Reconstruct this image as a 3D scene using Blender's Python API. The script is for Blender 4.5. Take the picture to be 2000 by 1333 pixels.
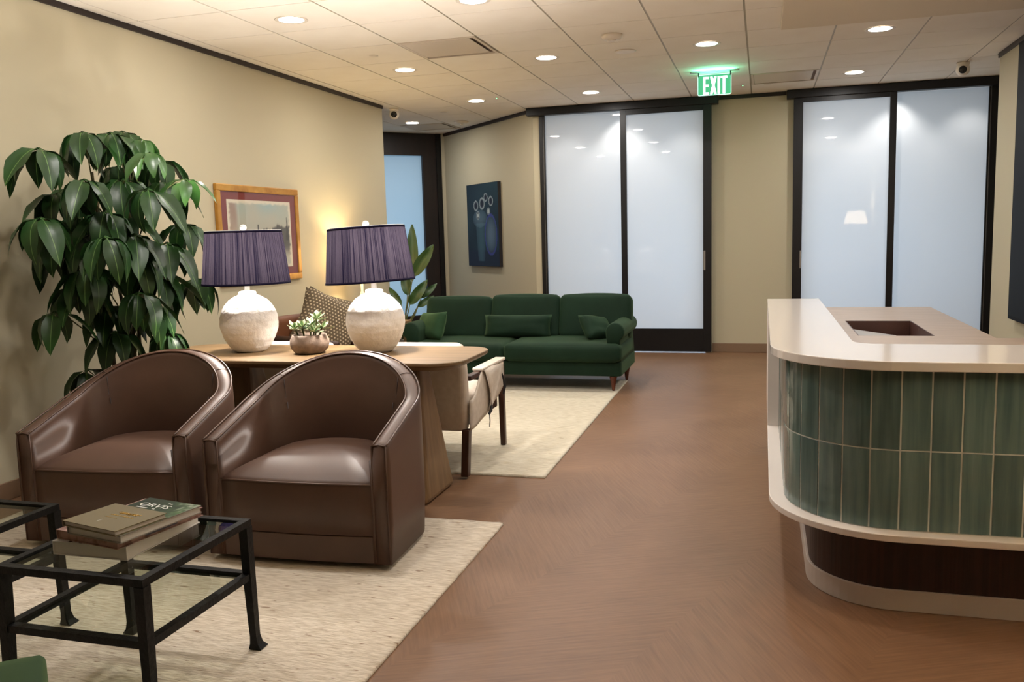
import bpy, math, random
from mathutils import Vector, Matrix, noise

random.seed(7)
S = bpy.context.scene
COL = S.collection
for o in list(bpy.data.objects):
    bpy.data.objects.remove(o)

# ------------------------------------------------------------------ camera
CAM_H = 1.34
cam_d = bpy.data.cameras.new('camera')
cam_d.sensor_width = 36.0
cam_d.lens = 36.0 * 1687.0 / 2000.0
cam_d.clip_start = 0.02
cam = bpy.data.objects.new('camera', cam_d)
COL.objects.link(cam)
f_ = 1687.0
vY = Vector((490, 221, f_)).normalized()
vZ = Vector((-385, 13730, -f_))
vZ = (vZ - vZ.dot(vY) * vY).normalized()
vX = vZ.cross(vY)
if vX.x < 0:
    vX = -vX
right = Vector((vX[0], vY[0], vZ[0]))
up = Vector((vX[1], vY[1], vZ[1]))
fwd = Vector((vX[2], vY[2], vZ[2]))
M = Matrix.Identity(4)
for i in range(3):
    M[i][0], M[i][1], M[i][2] = right[i], up[i], -fwd[i]
M[0][3], M[1][3], M[2][3] = 0, 0, CAM_H
cam.matrix_world = M
S.camera = cam

# ------------------------------------------------------------------ world, exposure
w = bpy.data.worlds.new('world')
S.world = w
w.use_nodes = True
w.node_tree.nodes['Background'].inputs[0].default_value = (0.55, 0.7, 1.0, 1)
w.node_tree.nodes['Background'].inputs[1].default_value = 0.3
vs = S.view_settings
vs.view_transform = 'Standard'
vs.look = 'None'
vs.exposure = 0.54
vs.gamma = 1.0
vs.use_curve_mapping = False

WARM = (1.0, 0.955, 0.91)
LAMPC = (1.0, 0.92, 0.845)
DAY = (0.60, 0.78, 1.0)
P_DOWN = 9.0
P_LAMP = 74.0
P_DAY = 50.0

def light(name, kind, loc, power, color, rot=(0, 0, 0), parent=None, **kw):
    d = bpy.data.lights.new(name, kind)
    d.energy = power
    d.color = color
    for k, v in kw.items():
        setattr(d, k, v)
    o = bpy.data.objects.new(name, d)
    COL.objects.link(o)
    o.location = loc
    o.rotation_euler = rot
    if parent:
        o.parent = parent
    return o

# daylight entering the rooms behind the frosted panels through their windows
light('daylight', 'AREA', (0.0, 11.6, 1.05), P_DAY, DAY, (math.radians(90), 0, math.radians(180)) if False else (math.radians(-90), 0, 0),
      shape='RECTANGLE', size=4.2, size_y=1.3)
light('daylight', 'AREA', (-6.1, 12.2, 1.2), 26, (0.50, 0.78, 1.0), (math.radians(-90), 0, math.radians(45)),
      shape='RECTANGLE', size=2.0, size_y=2.0)

# ------------------------------------------------------------------ mesh helpers
class MB:
    def __init__(s):
        s.v = []; s.f = []; s.mi = []; s.cur = 0
    def add(s, vs, fs):
        b = len(s.v)
        s.v += [tuple(v) for v in vs]
        for f in fs:
            s.f.append(tuple(i + b for i in f)); s.mi.append(s.cur)
        return s
    def box(s, x0, x1, y0, y1, z0, z1):
        v = [(x0,y0,z0),(x1,y0,z0),(x1,y1,z0),(x0,y1,z0),(x0,y0,z1),(x1,y0,z1),(x1,y1,z1),(x0,y1,z1)]
        return s.add(v, [(0,3,2,1),(4,5,6,7),(0,1,5,4),(1,2,6,5),(2,3,7,6),(3,0,4,7)])
    def prism(s, poly, z0, z1):
        n = len(poly)
        v = [(x,y,z0) for x,y in poly] + [(x,y,z1) for x,y in poly]
        f = [tuple(range(n-1,-1,-1)), tuple(range(n,2*n))]
        f += [(i,(i+1)%n,n+(i+1)%n,n+i) for i in range(n)]
        return s.add(v, f)
    def loft(s, rings, cap0=True, cap1=True, closed=True):
        n = len(rings[0]); v = []; f = []
        for r in rings: v += [tuple(p) for p in r]
        m = n if closed else n-1
        for k in range(len(rings)-1):
            for i in range(m):
                a = k*n+i; b = k*n+(i+1)%n
                f.append((a,b,b+n,a+n))
        if cap0: f.append(tuple(range(n-1,-1,-1)))
        if cap1: f.append(tuple(range((len(rings)-1)*n, len(rings)*n)))
        return s.add(v, f)
    def lathe(s, prof, n=32, c=(0,0,0), cap0=True, cap1=True):
        rings = [[(c[0]+r*math.cos(2*math.pi*i/n), c[1]+r*math.sin(2*math.pi*i/n), c[2]+z) for i in range(n)] for r,z in prof]
        return s.loft(rings, cap0, cap1)
    def tube(s, pts, r, n=8, caps=True):
        pts = [Vector(p) for p in pts]
        rs = r if isinstance(r, (list, tuple)) else [r]*len(pts)
        rings = []; prev = None
        for i, p in enumerate(pts):
            a = pts[max(i-1,0)]; b = pts[min(i+1,len(pts)-1)]
            t = (b-a).normalized() if (b-a).length > 1e-9 else Vector((0,0,1))
            if prev is None:
                h = Vector((0,0,1)) if abs(t.z) < .9 else Vector((1,0,0))
                u = t.cross(h).normalized()
            else:
                u = (prev - t*prev.dot(t)).normalized()
            prev = u
            w_ = t.cross(u)
            rings.append([p + rs[i]*(math.cos(2*math.pi*k/n)*u + math.sin(2*math.pi*k/n)*w_) for k in range(n)])
        return s.loft(rings, caps, caps)
    def grid(s, fn, nu, nv):
        v = [fn(i/nu, j/nv) for j in range(nv+1) for i in range(nu+1)]
        f = [(j*(nu+1)+i, j*(nu+1)+i+1, (j+1)*(nu+1)+i+1, (j+1)*(nu+1)+i) for j in range(nv) for i in range(nu)]
        return s.add(v, f)
    def mesh(s, name, mats, smooth=False):
        me = bpy.data.meshes.new(name)
        me.from_pydata(s.v, [], s.f)
        if not isinstance(mats, (list, tuple)): mats = [mats]
        for m in mats: me.materials.append(m)
        for p, k in zip(me.polygons, s.mi):
            p.material_index = k
            p.use_smooth = smooth
        me.update()
        return me
    def build(s, name, mats, parent=None, smooth=False, bevel=0, seg=2, sub=0, loc=None, rot=None, auto=False):
        return put(name, s.mesh(name, mats, smooth), parent, bevel, seg, sub, loc, rot, auto or smooth and bevel > 0)

def put(name, me, parent=None, bevel=0, seg=2, sub=0, loc=None, rot=None, auto=False):
    o = bpy.data.objects.new(name, me)
    COL.objects.link(o)
    if parent: o.parent = parent
    if loc is not None: o.location = loc
    if rot is not None: o.rotation_euler = rot
    if bevel:
        b = o.modifiers.new('bevel', 'BEVEL'); b.width = bevel; b.segments = seg; b.limit_method = 'ANGLE'; b.angle_limit = math.radians(40)
        b.harden_normals = False
    if sub:
        m = o.modifiers.new('sub', 'SUBSURF'); m.levels = sub; m.render_levels = sub
    return o

def empty(name, loc=(0,0,0), rz=0.0):
    o = bpy.data.objects.new(name, None)
    o.empty_display_size = .1
    COL.objects.link(o); o.location = loc; o.rotation_euler = (0,0,rz)
    return o

def tag(o, label=None, cat=None, group=None, kind=None):
    if label: o['label'] = label
    if cat: o['category'] = cat
    if group: o['group'] = group
    if kind: o['kind'] = kind
    return o

def copy_tree(o, parent=None):
    c = o.copy(); COL.objects.link(c); c.parent = parent
    for ch in [x for x in bpy.data.objects if x.parent == o]:
        copy_tree(ch, c)
    return c

def rrect(x0, x1, y0, y1, r, n=6):
    rs = r if isinstance(r, (list, tuple)) else [r]*4
    pts = []
    for (cx, cy, a0, rr) in ((x1-rs[0], y0+rs[0], -90, rs[0]), (x1-rs[1], y1-rs[1], 0, rs[1]), (x0+rs[2], y1-rs[2], 90, rs[2]), (x0+rs[3], y0+rs[3], 180, rs[3])):
        for k in range(n+1):
            a = math.radians(a0 + 90*k/n)
            pts.append((cx + rr*math.cos(a), cy + rr*math.sin(a)))
    return pts

def cushion(w_, d_, h_, r, puff=.02, n=10, sag=0.0):
    """rounded, slightly inflated block, centred on the origin"""
    mb = MB(); hw, hd, hh = w_/2, d_/2, h_/2
    r = min(r, hw*.98, hd*.98, hh*.98)
    idx = {}
    def P(a, b, c):
        p = Vector((a*hw, b*hd, c*hh))
        q = Vector((max(-hw+r, min(hw-r, p.x)), max(-hd+r, min(hd-r, p.y)), max(-hh+r, min(hh-r, p.z))))
        d = p - q
        if d.length > 1e-9: p = q + d.normalized()*r
        p.z += (1 if c > 0 else -1)*abs(c)*puff*(1-a*a)*(1-b*b)
        p.y += (1 if b > 0 else -1)*abs(b)**3*puff*.5*(1-a*a)*(1-c*c)
        p.x += (1 if a > 0 else -1)*abs(a)**3*puff*.4*(1-b*b)*(1-c*c)
        return tuple(p)
    def face(fn):
        base = len(mb.v)
        for j in range(n+1):
            for i in range(n+1):
                u = math.sin((i/n*2-1)*math.pi/2); v = math.sin((j/n*2-1)*math.pi/2)
                mb.v.append(P(*fn(u, v)))
        for j in range(n):
            for i in range(n):
                mb.f.append((base+j*(n+1)+i, base+j*(n+1)+i+1, base+(j+1)*(n+1)+i+1, base+(j+1)*(n+1)+i)); mb.mi.append(0)
    face(lambda u, v: (u, v, 1)); face(lambda u, v: (v, u, -1))
    face(lambda u, v: (u, -1, v)); face(lambda u, v: (v, 1, u))
    face(lambda u, v: (1, u, v)); face(lambda u, v: (-1, v, u))
    # weld
    key = {}; remap = []; nv = []
    for p in mb.v:
        k = (round(p[0], 5), round(p[1], 5), round(p[2], 5))
        if k not in key: key[k] = len(nv); nv.append(p)
        remap.append(key[k])
    mb.v = nv
    mb.f = [tuple(remap[i] for i in f) for f in mb.f]
    return mb

def pillow(w_, h_, t, n=14, dent=.05, seedv=0):
    """soft square pillow standing in the XZ plane, bottom edge at z=0"""
    mb = MB()
    def side(sg):
        def fn(a, b):
            u = a*2-1; v = b*2-1
            x = u*(w_/2)*(1-dent*(1-v*v)); z = v*(h_/2)*(1-dent*(1-u*u))
            k = max(0.0, (1-u**4)*(1-v**4))**.6
            y = sg*(t/2)*k + sg*.012*k*noise.noise(Vector((u*1.7+seedv, v*1.7, sg*3.0)))
            return (x, y, z + h_/2)
        return fn
    mb.grid(side(-1), n, n)
    b = len(mb.v)
    mb.grid(side(1), n, n)
    mb.f = [f if min(f) < b else tuple(reversed(f)) for f in mb.f]
    key = {}; remap = []; nv = []
    for p in mb.v:
        k = (round(p[0], 5), round(p[1], 5), round(p[2], 5))
        if k not in key: key[k] = len(nv); nv.append(p)
        remap.append(key[k])
    mb.v = nv; mb.f = [tuple(remap[i] for i in f) for f in mb.f]
    return mb

def text_mesh(txt, size, mat, name, extrude=.0004):
    c = bpy.data.curves.new('txt', 'FONT'); c.body = txt; c.size = size; c.extrude = extrude; c.align_x = 'CENTER'; c.align_y = 'CENTER'
    o = bpy.data.objects.new('txt', c); COL.objects.link(o)
    me = bpy.data.meshes.new_from_object(o); me.name = name
    bpy.data.objects.remove(o); bpy.data.curves.remove(c)
    me.materials.clear(); me.materials.append(mat)
    return me

# ------------------------------------------------------------------ materials
def srgb(r, g, b):
    def c(x):
        x /= 255.0
        return x/12.92 if x <= .04045 else ((x+.055)/1.055)**2.4
    return (c(r), c(g), c(b), 1)

class NT:
    def __init__(s, name):
        s.m = bpy.data.materials.new(name); s.m.use_nodes = True
        s.t = s.m.node_tree; s.t.nodes.clear()
        s.out = s.n('ShaderNodeOutputMaterial')
    def n(s, typ, **kw):
        nd = s.t.nodes.new(typ)
        for k, v in kw.items():
            setattr(nd, k, v)
        return nd
    def l(s, a, b): s.t.links.new(a, b); return s

def mat(name, col, rough=.5, metal=0.0, spec=.5, sheen=0.0, coat=0.0, col2=None, nscale=8.0, stretch=(1,1,1), detail=4.0,
        bump=0.0, bscale=None, bstretch=None, emit=None, estr=0.0, lo=.35, hi=.65, rand=0.0, rot=(0,0,0), sheen_tint=None, subs=0.0):
    t = NT(name)
    b = t.n('ShaderNodeBsdfPrincipled'); t.l(b.outputs[0], t.out.inputs[0])
    b.inputs['Base Color'].default_value = col
    b.inputs['Roughness'].default_value = rough
    b.inputs['Metallic'].default_value = metal
    b.inputs['Specular IOR Level'].default_value = spec
    b.inputs['Sheen Weight'].default_value = sheen
    b.inputs['Coat Weight'].default_value = coat
    b.inputs['Coat Roughness'].default_value = .08
    if sheen_tint: b.inputs['Sheen Tint'].default_value = sheen_tint
    if subs: b.inputs['Subsurface Weight'].default_value = subs
    if emit:
        b.inputs['Emission Color'].default_value = emit; b.inputs['Emission Strength'].default_value = estr
    tc = t.n('ShaderNodeTexCoord')
    def noi(sc, st, dt=detail):
        mp = t.n('ShaderNodeMapping'); mp.inputs['Scale'].default_value = st; mp.inputs['Rotation'].default_value = rot
        t.l(tc.outputs['Object'], mp.inputs[0])
        nz = t.n('ShaderNodeTexNoise'); nz.inputs['Scale'].default_value = sc; nz.inputs['Detail'].default_value = dt
        t.l(mp.outputs[0], nz.inputs[0])
        return nz
    src = None
    if col2 is not None:
        nz = noi(nscale, stretch)
        r = t.n('ShaderNodeValToRGB')
        r.color_ramp.elements[0].position = lo; r.color_ramp.elements[0].color = col
        r.color_ramp.elements[1].position = hi; r.color_ramp.elements[1].color = col2
        t.l(nz.outputs[0], r.inputs[0]); src = r.outputs[0]
        t.l(src, b.inputs['Base Color'])
    if rand:
        oi = t.n('ShaderNodeObjectInfo'); mr = t.n('ShaderNodeMapRange')
        mr.inputs[3].default_value = 1-rand; mr.inputs[4].default_value = 1+rand
        t.l(oi.outputs['Random'], mr.inputs[0])
        mx = t.n('ShaderNodeMix', data_type='RGBA', blend_type='MULTIPLY'); mx.inputs[0].default_value = 1
        if src: t.l(src, mx.inputs[6])
        else: mx.inputs[6].default_value = col
        t.l(mr.outputs[0], mx.inputs[7]); t.l(mx.outputs[2], b.inputs['Base Color'])
    if bump:
        nz = noi(bscale or nscale, bstretch or stretch)
        bp = t.n('ShaderNodeBump'); bp.inputs['Strength'].default_value = bump; bp.inputs['Distance'].default_value = .02
        t.l(nz.outputs[0], bp.inputs['Height']); t.l(bp.outputs[0], b.inputs['Normal'])
    return t.m

def attr_mat(name, rough=.6, spec=.4, coat=0.0, attr='Col', mul=None):
    t = NT(name)
    b = t.n('ShaderNodeBsdfPrincipled'); t.l(b.outputs[0], t.out.inputs[0])
    b.inputs['Roughness'].default_value = rough; b.inputs['Specular IOR Level'].default_value = spec; b.inputs['Coat Weight'].default_value = coat
    a = t.n('ShaderNodeVertexColor'); a.layer_name = attr
    t.l(a.outputs[0], b.inputs['Base Color'])
    return t.m

MAT = {}
MAT['wall'] = mat('wall_paint', srgb(188,179,153), rough=.75, spec=.25, bump=.04, bscale=220)
MAT['ceil'] = mat('ceiling_tile', srgb(248,241,230), rough=.9, spec=.1, col2=srgb(244,236,224), nscale=3, bump=.06, bscale=300)
MAT['gyp'] = mat('gypsum', srgb(226,214,194), rough=.85, spec=.15)
MAT['grid'] = mat('grid_bar', srgb(176,168,150), rough=.5)
MAT['gap'] = mat('ceiling_void', srgb(95,84,68), rough=.9)
MAT['trim'] = mat('dark_trim', srgb(34,22,19), rough=.42, spec=.4)
MAT['black'] = mat('black_frame', srgb(14,12,13), rough=.38, spec=.4)
MAT['blackmetal'] = mat('black_metal', srgb(12,11,11), rough=.5, spec=.25, bump=.15, bscale=60)
MAT['base'] = mat('vinyl_base', srgb(126,100,76), rough=.6)
MAT['doorwood'] = mat('dark_door_wood', srgb(30,15,10), rough=.5, col2=srgb(20,9,7), nscale=3, stretch=(6,6,.6))
MAT['leather'] = mat('brown_leather', srgb(86,62,49), rough=.47, spec=.45, col2=srgb(75,53,41), nscale=3, bump=.035, bscale=420)
MAT['seam'] = mat('leather_piping', srgb(84,60,47), rough=.34, spec=.5)
MAT['seamd'] = mat('leather_seam', srgb(52,34,26), rough=.5)
MAT['velvet'] = mat('green_velvet', srgb(22,44,30), rough=.75, spec=.15, sheen=.35, sheen_tint=srgb(120,150,110), col2=srgb(18,37,25), nscale=4, bump=.04, bscale=200)
MAT['pillowgreen'] = mat('green_velvet_pillow', srgb(38,66,40), rough=.75, spec=.15, sheen=.6, sheen_tint=srgb(140,170,120), col2=srgb(30,56,34), nscale=4)
MAT['legwood'] = mat('turned_leg_wood', srgb(98,48,28), rough=.4, col2=srgb(78,36,20), nscale=6, stretch=(4,4,1))
MAT['oak'] = mat('oak', srgb(126,101,70), rough=.45, spec=.35, col2=srgb(104,82,54), nscale=3, stretch=(.7,9,9), bump=.05, lo=.3, hi=.7)
MAT['oakleg'] = mat('oak_leg', srgb(136,108,74), rough=.5, col2=srgb(108,82,54), nscale=3.5, stretch=(7,7,.6), bump=.05, lo=.3, hi=.7)
MAT['plaster'] = mat('white_plaster', srgb(246,241,234), rough=.85, spec=.2, bump=.35, bscale=22)
MAT['whiteenamel'] = mat('white_enamel', srgb(240,236,228), rough=.4)
MAT['navyband'] = mat('navy_band', srgb(26,22,48), rough=.8, spec=.1)
MAT['gold'] = mat('gold_frame', srgb(196,146,66), rough=.38, metal=.35, col2=srgb(170,118,48), nscale=10)
MAT['maroon'] = mat('maroon_mat', srgb(122,42,32), rough=.7)
MAT['linen'] = mat('beige_linen', srgb(206,195,182), rough=.9, spec=.1, bump=.08, bscale=350, col2=srgb(196,184,170), nscale=30)
MAT['walnut'] = mat('walnut', srgb(66,36,22), rough=.42, col2=srgb(48,25,15), nscale=5, stretch=(6,6,.8))
MAT['tanleather'] = mat('tan_leather', srgb(120,74,46), rough=.45)
MAT['strap'] = mat('black_strap', srgb(14,12,14), rough=.7)
MAT['quartz'] = mat('white_quartz', srgb(226,218,210), rough=.12, spec=.5)
MAT['quartzm'] = mat('white_solid', srgb(222,212,204), rough=.4)
MAT['grout'] = mat('grout', srgb(224,224,216), rough=.9)
MAT['toewood'] = mat('dark_fluted_wood', srgb(52,26,18), rough=.5, col2=srgb(34,17,12), nscale=4, stretch=(16,16,.4), bump=.1)
MAT['toe'] = mat('toe_plinth', srgb(186,172,160), rough=.5)
MAT['laminate'] = mat('desk_laminate', srgb(172,152,134), rough=.38, col2=srgb(160,140,122), nscale=5, stretch=(1,6,1))
MAT['darkbox'] = mat('recess_wood', srgb(66,36,28), rough=.5)
MAT['paper'] = mat('grey_card', srgb(170,168,166), rough=.6)
MAT['screen'] = mat('screen', srgb(6,6,7), rough=.5, spec=.08)
MAT['bezel'] = mat('bezel', srgb(18,19,21), rough=.6, spec=.1)
MAT['steel'] = mat('brushed_steel', srgb(170,165,160), rough=.35, metal=.9)
MAT['white'] = mat('white_plastic', srgb(232,222,208), rough=.5)
MAT['lensdark'] = mat('dark_lens', srgb(20,18,16), rough=.2)
MAT['stem'] = mat('stem', srgb(96,82,52), rough=.6, col2=srgb(74,70,38), nscale=12)
MAT['petiole'] = mat('petiole', srgb(92,96,52), rough=.5)
MAT['leaf'] = mat('leaf_green', srgb(36,70,28), rough=.40, spec=.38, col2=srgb(26,55,22), nscale=7, rand=.22)
def add_midrib(m, col, width):
    t = m.node_tree; b = [n for n in t.nodes if n.type == 'BSDF_PRINCIPLED'][0]
    src = b.inputs['Base Color'].links[0].from_socket
    tc = t.nodes.new('ShaderNodeTexCoord'); sp = t.nodes.new('ShaderNodeSeparateXYZ'); t.links.new(tc.outputs['Object'], sp.inputs[0])
    ab = t.nodes.new('ShaderNodeMath'); ab.operation = 'ABSOLUTE'; t.links.new(sp.outputs[1], ab.inputs[0])
    lt = t.nodes.new('ShaderNodeMath'); lt.operation = 'LESS_THAN'; lt.inputs[1].default_value = width; t.links.new(ab.outputs[0], lt.inputs[0])
    mx = t.nodes.new('ShaderNodeMix'); mx.data_type = 'RGBA'; t.links.new(lt.outputs[0], mx.inputs[0]); t.links.new(src, mx.inputs[6]); mx.inputs[7].default_value = col
    t.links.new(mx.outputs[2], b.inputs['Base Color'])
add_midrib(MAT['leaf'], srgb(96,128,70), .0016)
MAT['leafnew'] = mat('leaf_young', srgb(58,96,42), rough=.34, spec=.5, col2=srgb(46,82,36), nscale=7, rand=.15)
MAT['banana'] = mat('broad_leaf', srgb(40,66,30), rough=.4, col2=srgb(56,84,36), nscale=5, stretch=(1,12,1))
MAT['concrete'] = mat('concrete_bowl', srgb(150,130,114), rough=.85, col2=srgb(116,98,84), nscale=22, bump=.12, bscale=60)
MAT['soil'] = mat('soil', srgb(40,28,20), rough=1, bump=.6, bscale=80)
MAT['planter'] = mat('planter', srgb(70,64,58), rough=.6)
MAT['ledgreen'] = mat('led', srgb(120,255,160), emit=srgb(90,255,140), estr=6)
MAT['ventblade'] = mat('vent_blade', srgb(222,208,190), rough=.4)
MAT['ventdark'] = mat('vent_throat', srgb(120,100,86), rough=.8)
MAT['lens'] = mat('downlight_lens', (1,1,1,1), emit=(1.0,.93,.84,1), estr=9)
MAT['ivory'] = mat('book_paper', srgb(208,204,198), rough=.8)
MAT['bookwhite'] = mat('book_white', srgb(206,202,198), rough=.45)
MAT['bookolive'] = mat('book_olive', srgb(120,108,78), rough=.55)
MAT['goldprint'] = mat('gold_print', srgb(190,150,60), rough=.4, metal=.4)
MAT['print'] = mat('white_print', srgb(236,236,230), rough=.6)
MAT['inkdark'] = mat('dark_print', srgb(40,36,36), rough=.6)
MAT['pinkpaper'] = mat('book_pink', srgb(176,140,128), rough=.6, col2=srgb(120,84,74), nscale=30, lo=.45, hi=.62)
MAT['spinegrey'] = mat('book_grey', srgb(150,142,134), rough=.6)
MAT['spineblue'] = mat('book_blue', srgb(86,82,98), rough=.6)

def floor_material():
    t = NT('wood_floor')
    b = t.n('ShaderNodeBsdfPrincipled'); t.l(b.outputs[0], t.out.inputs[0])
    b.inputs['Roughness'].default_value = .42; b.inputs['Specular IOR Level'].default_value = .35
    tc = t.n('ShaderNodeTexCoord')
    mp = t.n('ShaderNodeMapping'); mp.inputs['Rotation'].default_value = (0,0,math.radians(20)); t.l(tc.outputs['Object'], mp.inputs[0])
    sep = t.n('ShaderNodeSeparateXYZ'); t.l(mp.outputs[0], sep.inputs[0])
    # chevron bands about 0.62 m wide: grain direction flips from band to band
    div = t.n('ShaderNodeMath', operation='DIVIDE'); div.inputs[1].default_value = .62; t.l(sep.outputs[0], div.inputs[0])
    fl = t.n('ShaderNodeMath', operation='FLOOR'); t.l(div.outputs[0], fl.inputs[0])
    md = t.n('ShaderNodeMath', operation='MODULO'); md.inputs[1].default_value = 2.0
    ab = t.n('ShaderNodeMath', operation='ABSOLUTE'); t.l(fl.outputs[0], ab.inputs[0]); t.l(ab.outputs[0], md.inputs[0])
    def grain(ang):
        m2 = t.n('ShaderNodeMapping'); m2.inputs['Rotation'].default_value = (0,0,math.radians(ang)); m2.inputs['Scale'].default_value = (1,1,1)
        t.l(mp.outputs[0], m2.inputs[0])
        m3 = t.n('ShaderNodeMapping'); m3.inputs['Scale'].default_value = (1.3,26,1); t.l(m2.outputs[0], m3.inputs[0])
        nz = t.n('ShaderNodeTexNoise'); nz.inputs['Scale'].default_value = 3.2; nz.inputs['Detail'].default_value = 7; nz.inputs['Roughness'].default_value = .62
        t.l(m3.outputs[0], nz.inputs[0])
        return nz
    g1, g2 = grain(45), grain(-45)
    mx = t.n('ShaderNodeMix', data_type='FLOAT'); t.l(md.outputs[0], mx.inputs[0]); t.l(g1.outputs[0], mx.inputs[2]); t.l(g2.outputs[0], mx.inputs[3])
    big = t.n('ShaderNodeTexNoise'); big.inputs['Scale'].default_value = 1.6; big.inputs['Detail'].default_value = 3; t.l(mp.outputs[0], big.inputs[0])
    ad = t.n('ShaderNodeMath', operation='MULTIPLY_ADD'); ad.inputs[1].default_value = .45; t.l(big.outputs[0], ad.inputs[0]); 
    sc = t.n('ShaderNodeMath', operation='MULTIPLY'); sc.inputs[1].default_value = .75; t.l(mx.outputs[0], sc.inputs[0]); t.l(sc.outputs[0], ad.inputs[2])
    r = t.n('ShaderNodeValToRGB'); e = r.color_ramp.elements
    e[0].position = .35; e[0].color = srgb(104,74,52); e[1].position = .85; e[1].color = srgb(138,105,78)
    t.l(ad.outputs[0], r.inputs[0]); t.l(r.outputs[0], b.inputs['Base Color'])
    bp = t.n('ShaderNodeBump'); bp.inputs['Strength'].default_value = .05; bp.inputs['Distance'].default_value = .01
    t.l(mx.outputs[0], bp.inputs['Height']); t.l(bp.outputs[0], b.inputs['Normal'])
    return t.m
MAT['floor'] = floor_material()

def rug_material(name, c1, c2, fleck):
    t = NT(name)
    b = t.n('ShaderNodeBsdfPrincipled'); t.l(b.outputs[0], t.out.inputs[0])
    b.inputs['Roughness'].default_value = .95; b.inputs['Specular IOR Level'].default_value = .05; b.inputs['Sheen Weight'].default_value = .15
    tc = t.n('ShaderNodeTexCoord')
    def noi(sc, st, d=4):
        mp = t.n('ShaderNodeMapping'); mp.inputs['Scale'].default_value = st; t.l(tc.outputs['Object'], mp.inputs[0])
        n_ = t.n('ShaderNodeTexNoise'); n_.inputs['Scale'].default_value = sc; n_.inputs['Detail'].default_value = d; t.l(mp.outputs[0], n_.inputs[0])
        return n_
    a = noi(14, (1.2, 9, 1)); r = t.n('ShaderNodeValToRGB'); e = r.color_ramp.elements
    e[0].position = .36; e[0].color = c1; e[1].position = .6; e[1].color = c2; t.l(a.outputs[0], r.inputs[0])
    fk = noi(30, (.55, 2.4, 1), 2); r2 = t.n('ShaderNodeValToRGB'); e = r2.color_ramp.elements
    e[0].position = .66; e[0].color = (0,0,0,1); e[1].position = .74; e[1].color = (1,1,1,1); t.l(fk.outputs[0], r2.inputs[0])
    mx = t.n('ShaderNodeMix', data_type='RGBA'); t.l(r2.outputs[0], mx.inputs[0]); t.l(r.outputs[0], mx.inputs[6]); mx.inputs[7].default_value = fleck
    t.l(mx.outputs[2], b.inputs['Base Color'])
    h = noi(60, (.5, 3.2, 1), 3); bp = t.n('ShaderNodeBump'); bp.inputs['Strength'].default_value = .55; bp.inputs['Distance'].default_value = .01
    t.l(h.outputs[0], bp.inputs['Height']); t.l(bp.outputs[0], b.inputs['Normal'])
    return t.m
MAT['rug1'] = rug_material('near_rug', srgb(194,180,160), srgb(222,211,194), srgb(140,114,92))
MAT['rug2'] = rug_material('far_rug', srgb(190,179,156), srgb(213,204,184), srgb(164,148,122))

def tile_material():
    t = NT('green_glazed_tile')
    b = t.n('ShaderNodeBsdfPrincipled'); t.l(b.outputs[0], t.out.inputs[0])
    b.inputs['Roughness'].default_value = .16; b.inputs['Specular IOR Level'].default_value = .5
    tc = t.n('ShaderNodeTexCoord'); oi = t.n('ShaderNodeObjectInfo')
    mp = t.n('ShaderNodeMapping'); mp.inputs['Scale'].default_value = (20,20,1.1); t.l(tc.outputs['Object'], mp.inputs[0])
    nz = t.n('ShaderNodeTexNoise', noise_dimensions='4D'); nz.inputs['Scale'].default_value = 2.2; nz.inputs['Detail'].default_value = 5
    t.l(mp.outputs[0], nz.inputs[0])
    mm = t.n('ShaderNodeMath', operation='MULTIPLY'); mm.inputs[1].default_value = 60; t.l(oi.outputs['Random'], mm.inputs[0]); t.l(mm.outputs[0], nz.inputs['W'])
    r = t.n('ShaderNodeValToRGB'); e = r.color_ramp.elements
    e[0].position = .3; e[0].color = srgb(70,92,88); e[1].position = .75; e[1].color = srgb(110,130,124)
    t.l(nz.outputs[0], r.inputs[0])
    mr = t.n('ShaderNodeMapRange'); mr.inputs[3].default_value = .82; mr.inputs[4].default_value = 1.12; t.l(oi.outputs['Random'], mr.inputs[0])
    mx = t.n('ShaderNodeMix', data_type='RGBA', blend_type='MULTIPLY'); mx.inputs[0].default_value = 1
    t.l(r.outputs[0], mx.inputs[6]); t.l(mr.outputs[0], mx.inputs[7]); t.l(mx.outputs[2], b.inputs['Base Color'])
    n2 = t.n('ShaderNodeTexNoise', noise_dimensions='4D'); n2.inputs['Scale'].default_value = 9; n2.inputs['Detail'].default_value = 2
    t.l(tc.outputs['Object'], n2.inputs[0]); t.l(mm.outputs[0], n2.inputs['W'])
    bp = t.n('ShaderNodeBump'); bp.inputs['Strength'].default_value = .38; bp.inputs['Distance'].default_value = .02
    t.l(n2.outputs[0], bp.inputs['Height']); t.l(bp.outputs[0], b.inputs['Normal'])
    return t.m
MAT['tile'] = tile_material()

def frosted(name, tint, body):
    t = NT(name)
    tr = t.n('ShaderNodeBsdfTranslucent'); tr.inputs[0].default_value = tint
    df = t.n('ShaderNodeBsdfDiffuse'); df.inputs[0].default_value = body
    m1 = t.n('ShaderNodeMixShader'); m1.inputs[0].default_value = .5; t.l(df.outputs[0], m1.inputs[1]); t.l(tr.outputs[0], m1.inputs[2])
    gl = t.n('ShaderNodeBsdfGlossy'); gl.inputs['Roughness'].default_value = .015
    fr = t.n('ShaderNodeFresnel'); fr.inputs[0].default_value = 1.45
    m2 = t.n('ShaderNodeMixShader'); t.l(fr.outputs[0], m2.inputs[0]); t.l(m1.outputs[0], m2.inputs[1]); t.l(gl.outputs[0], m2.inputs[2])
    t.l(m2.outputs[0], t.out.inputs[0])
    return t.m
MAT['frost'] = frosted('frosted_film', (.86,.88,.9,1), (.62,.62,.62,1))
MAT['frostblue'] = frosted('frosted_film_blue', (.72,.88,.98,1), (.5,.6,.66,1))

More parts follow.
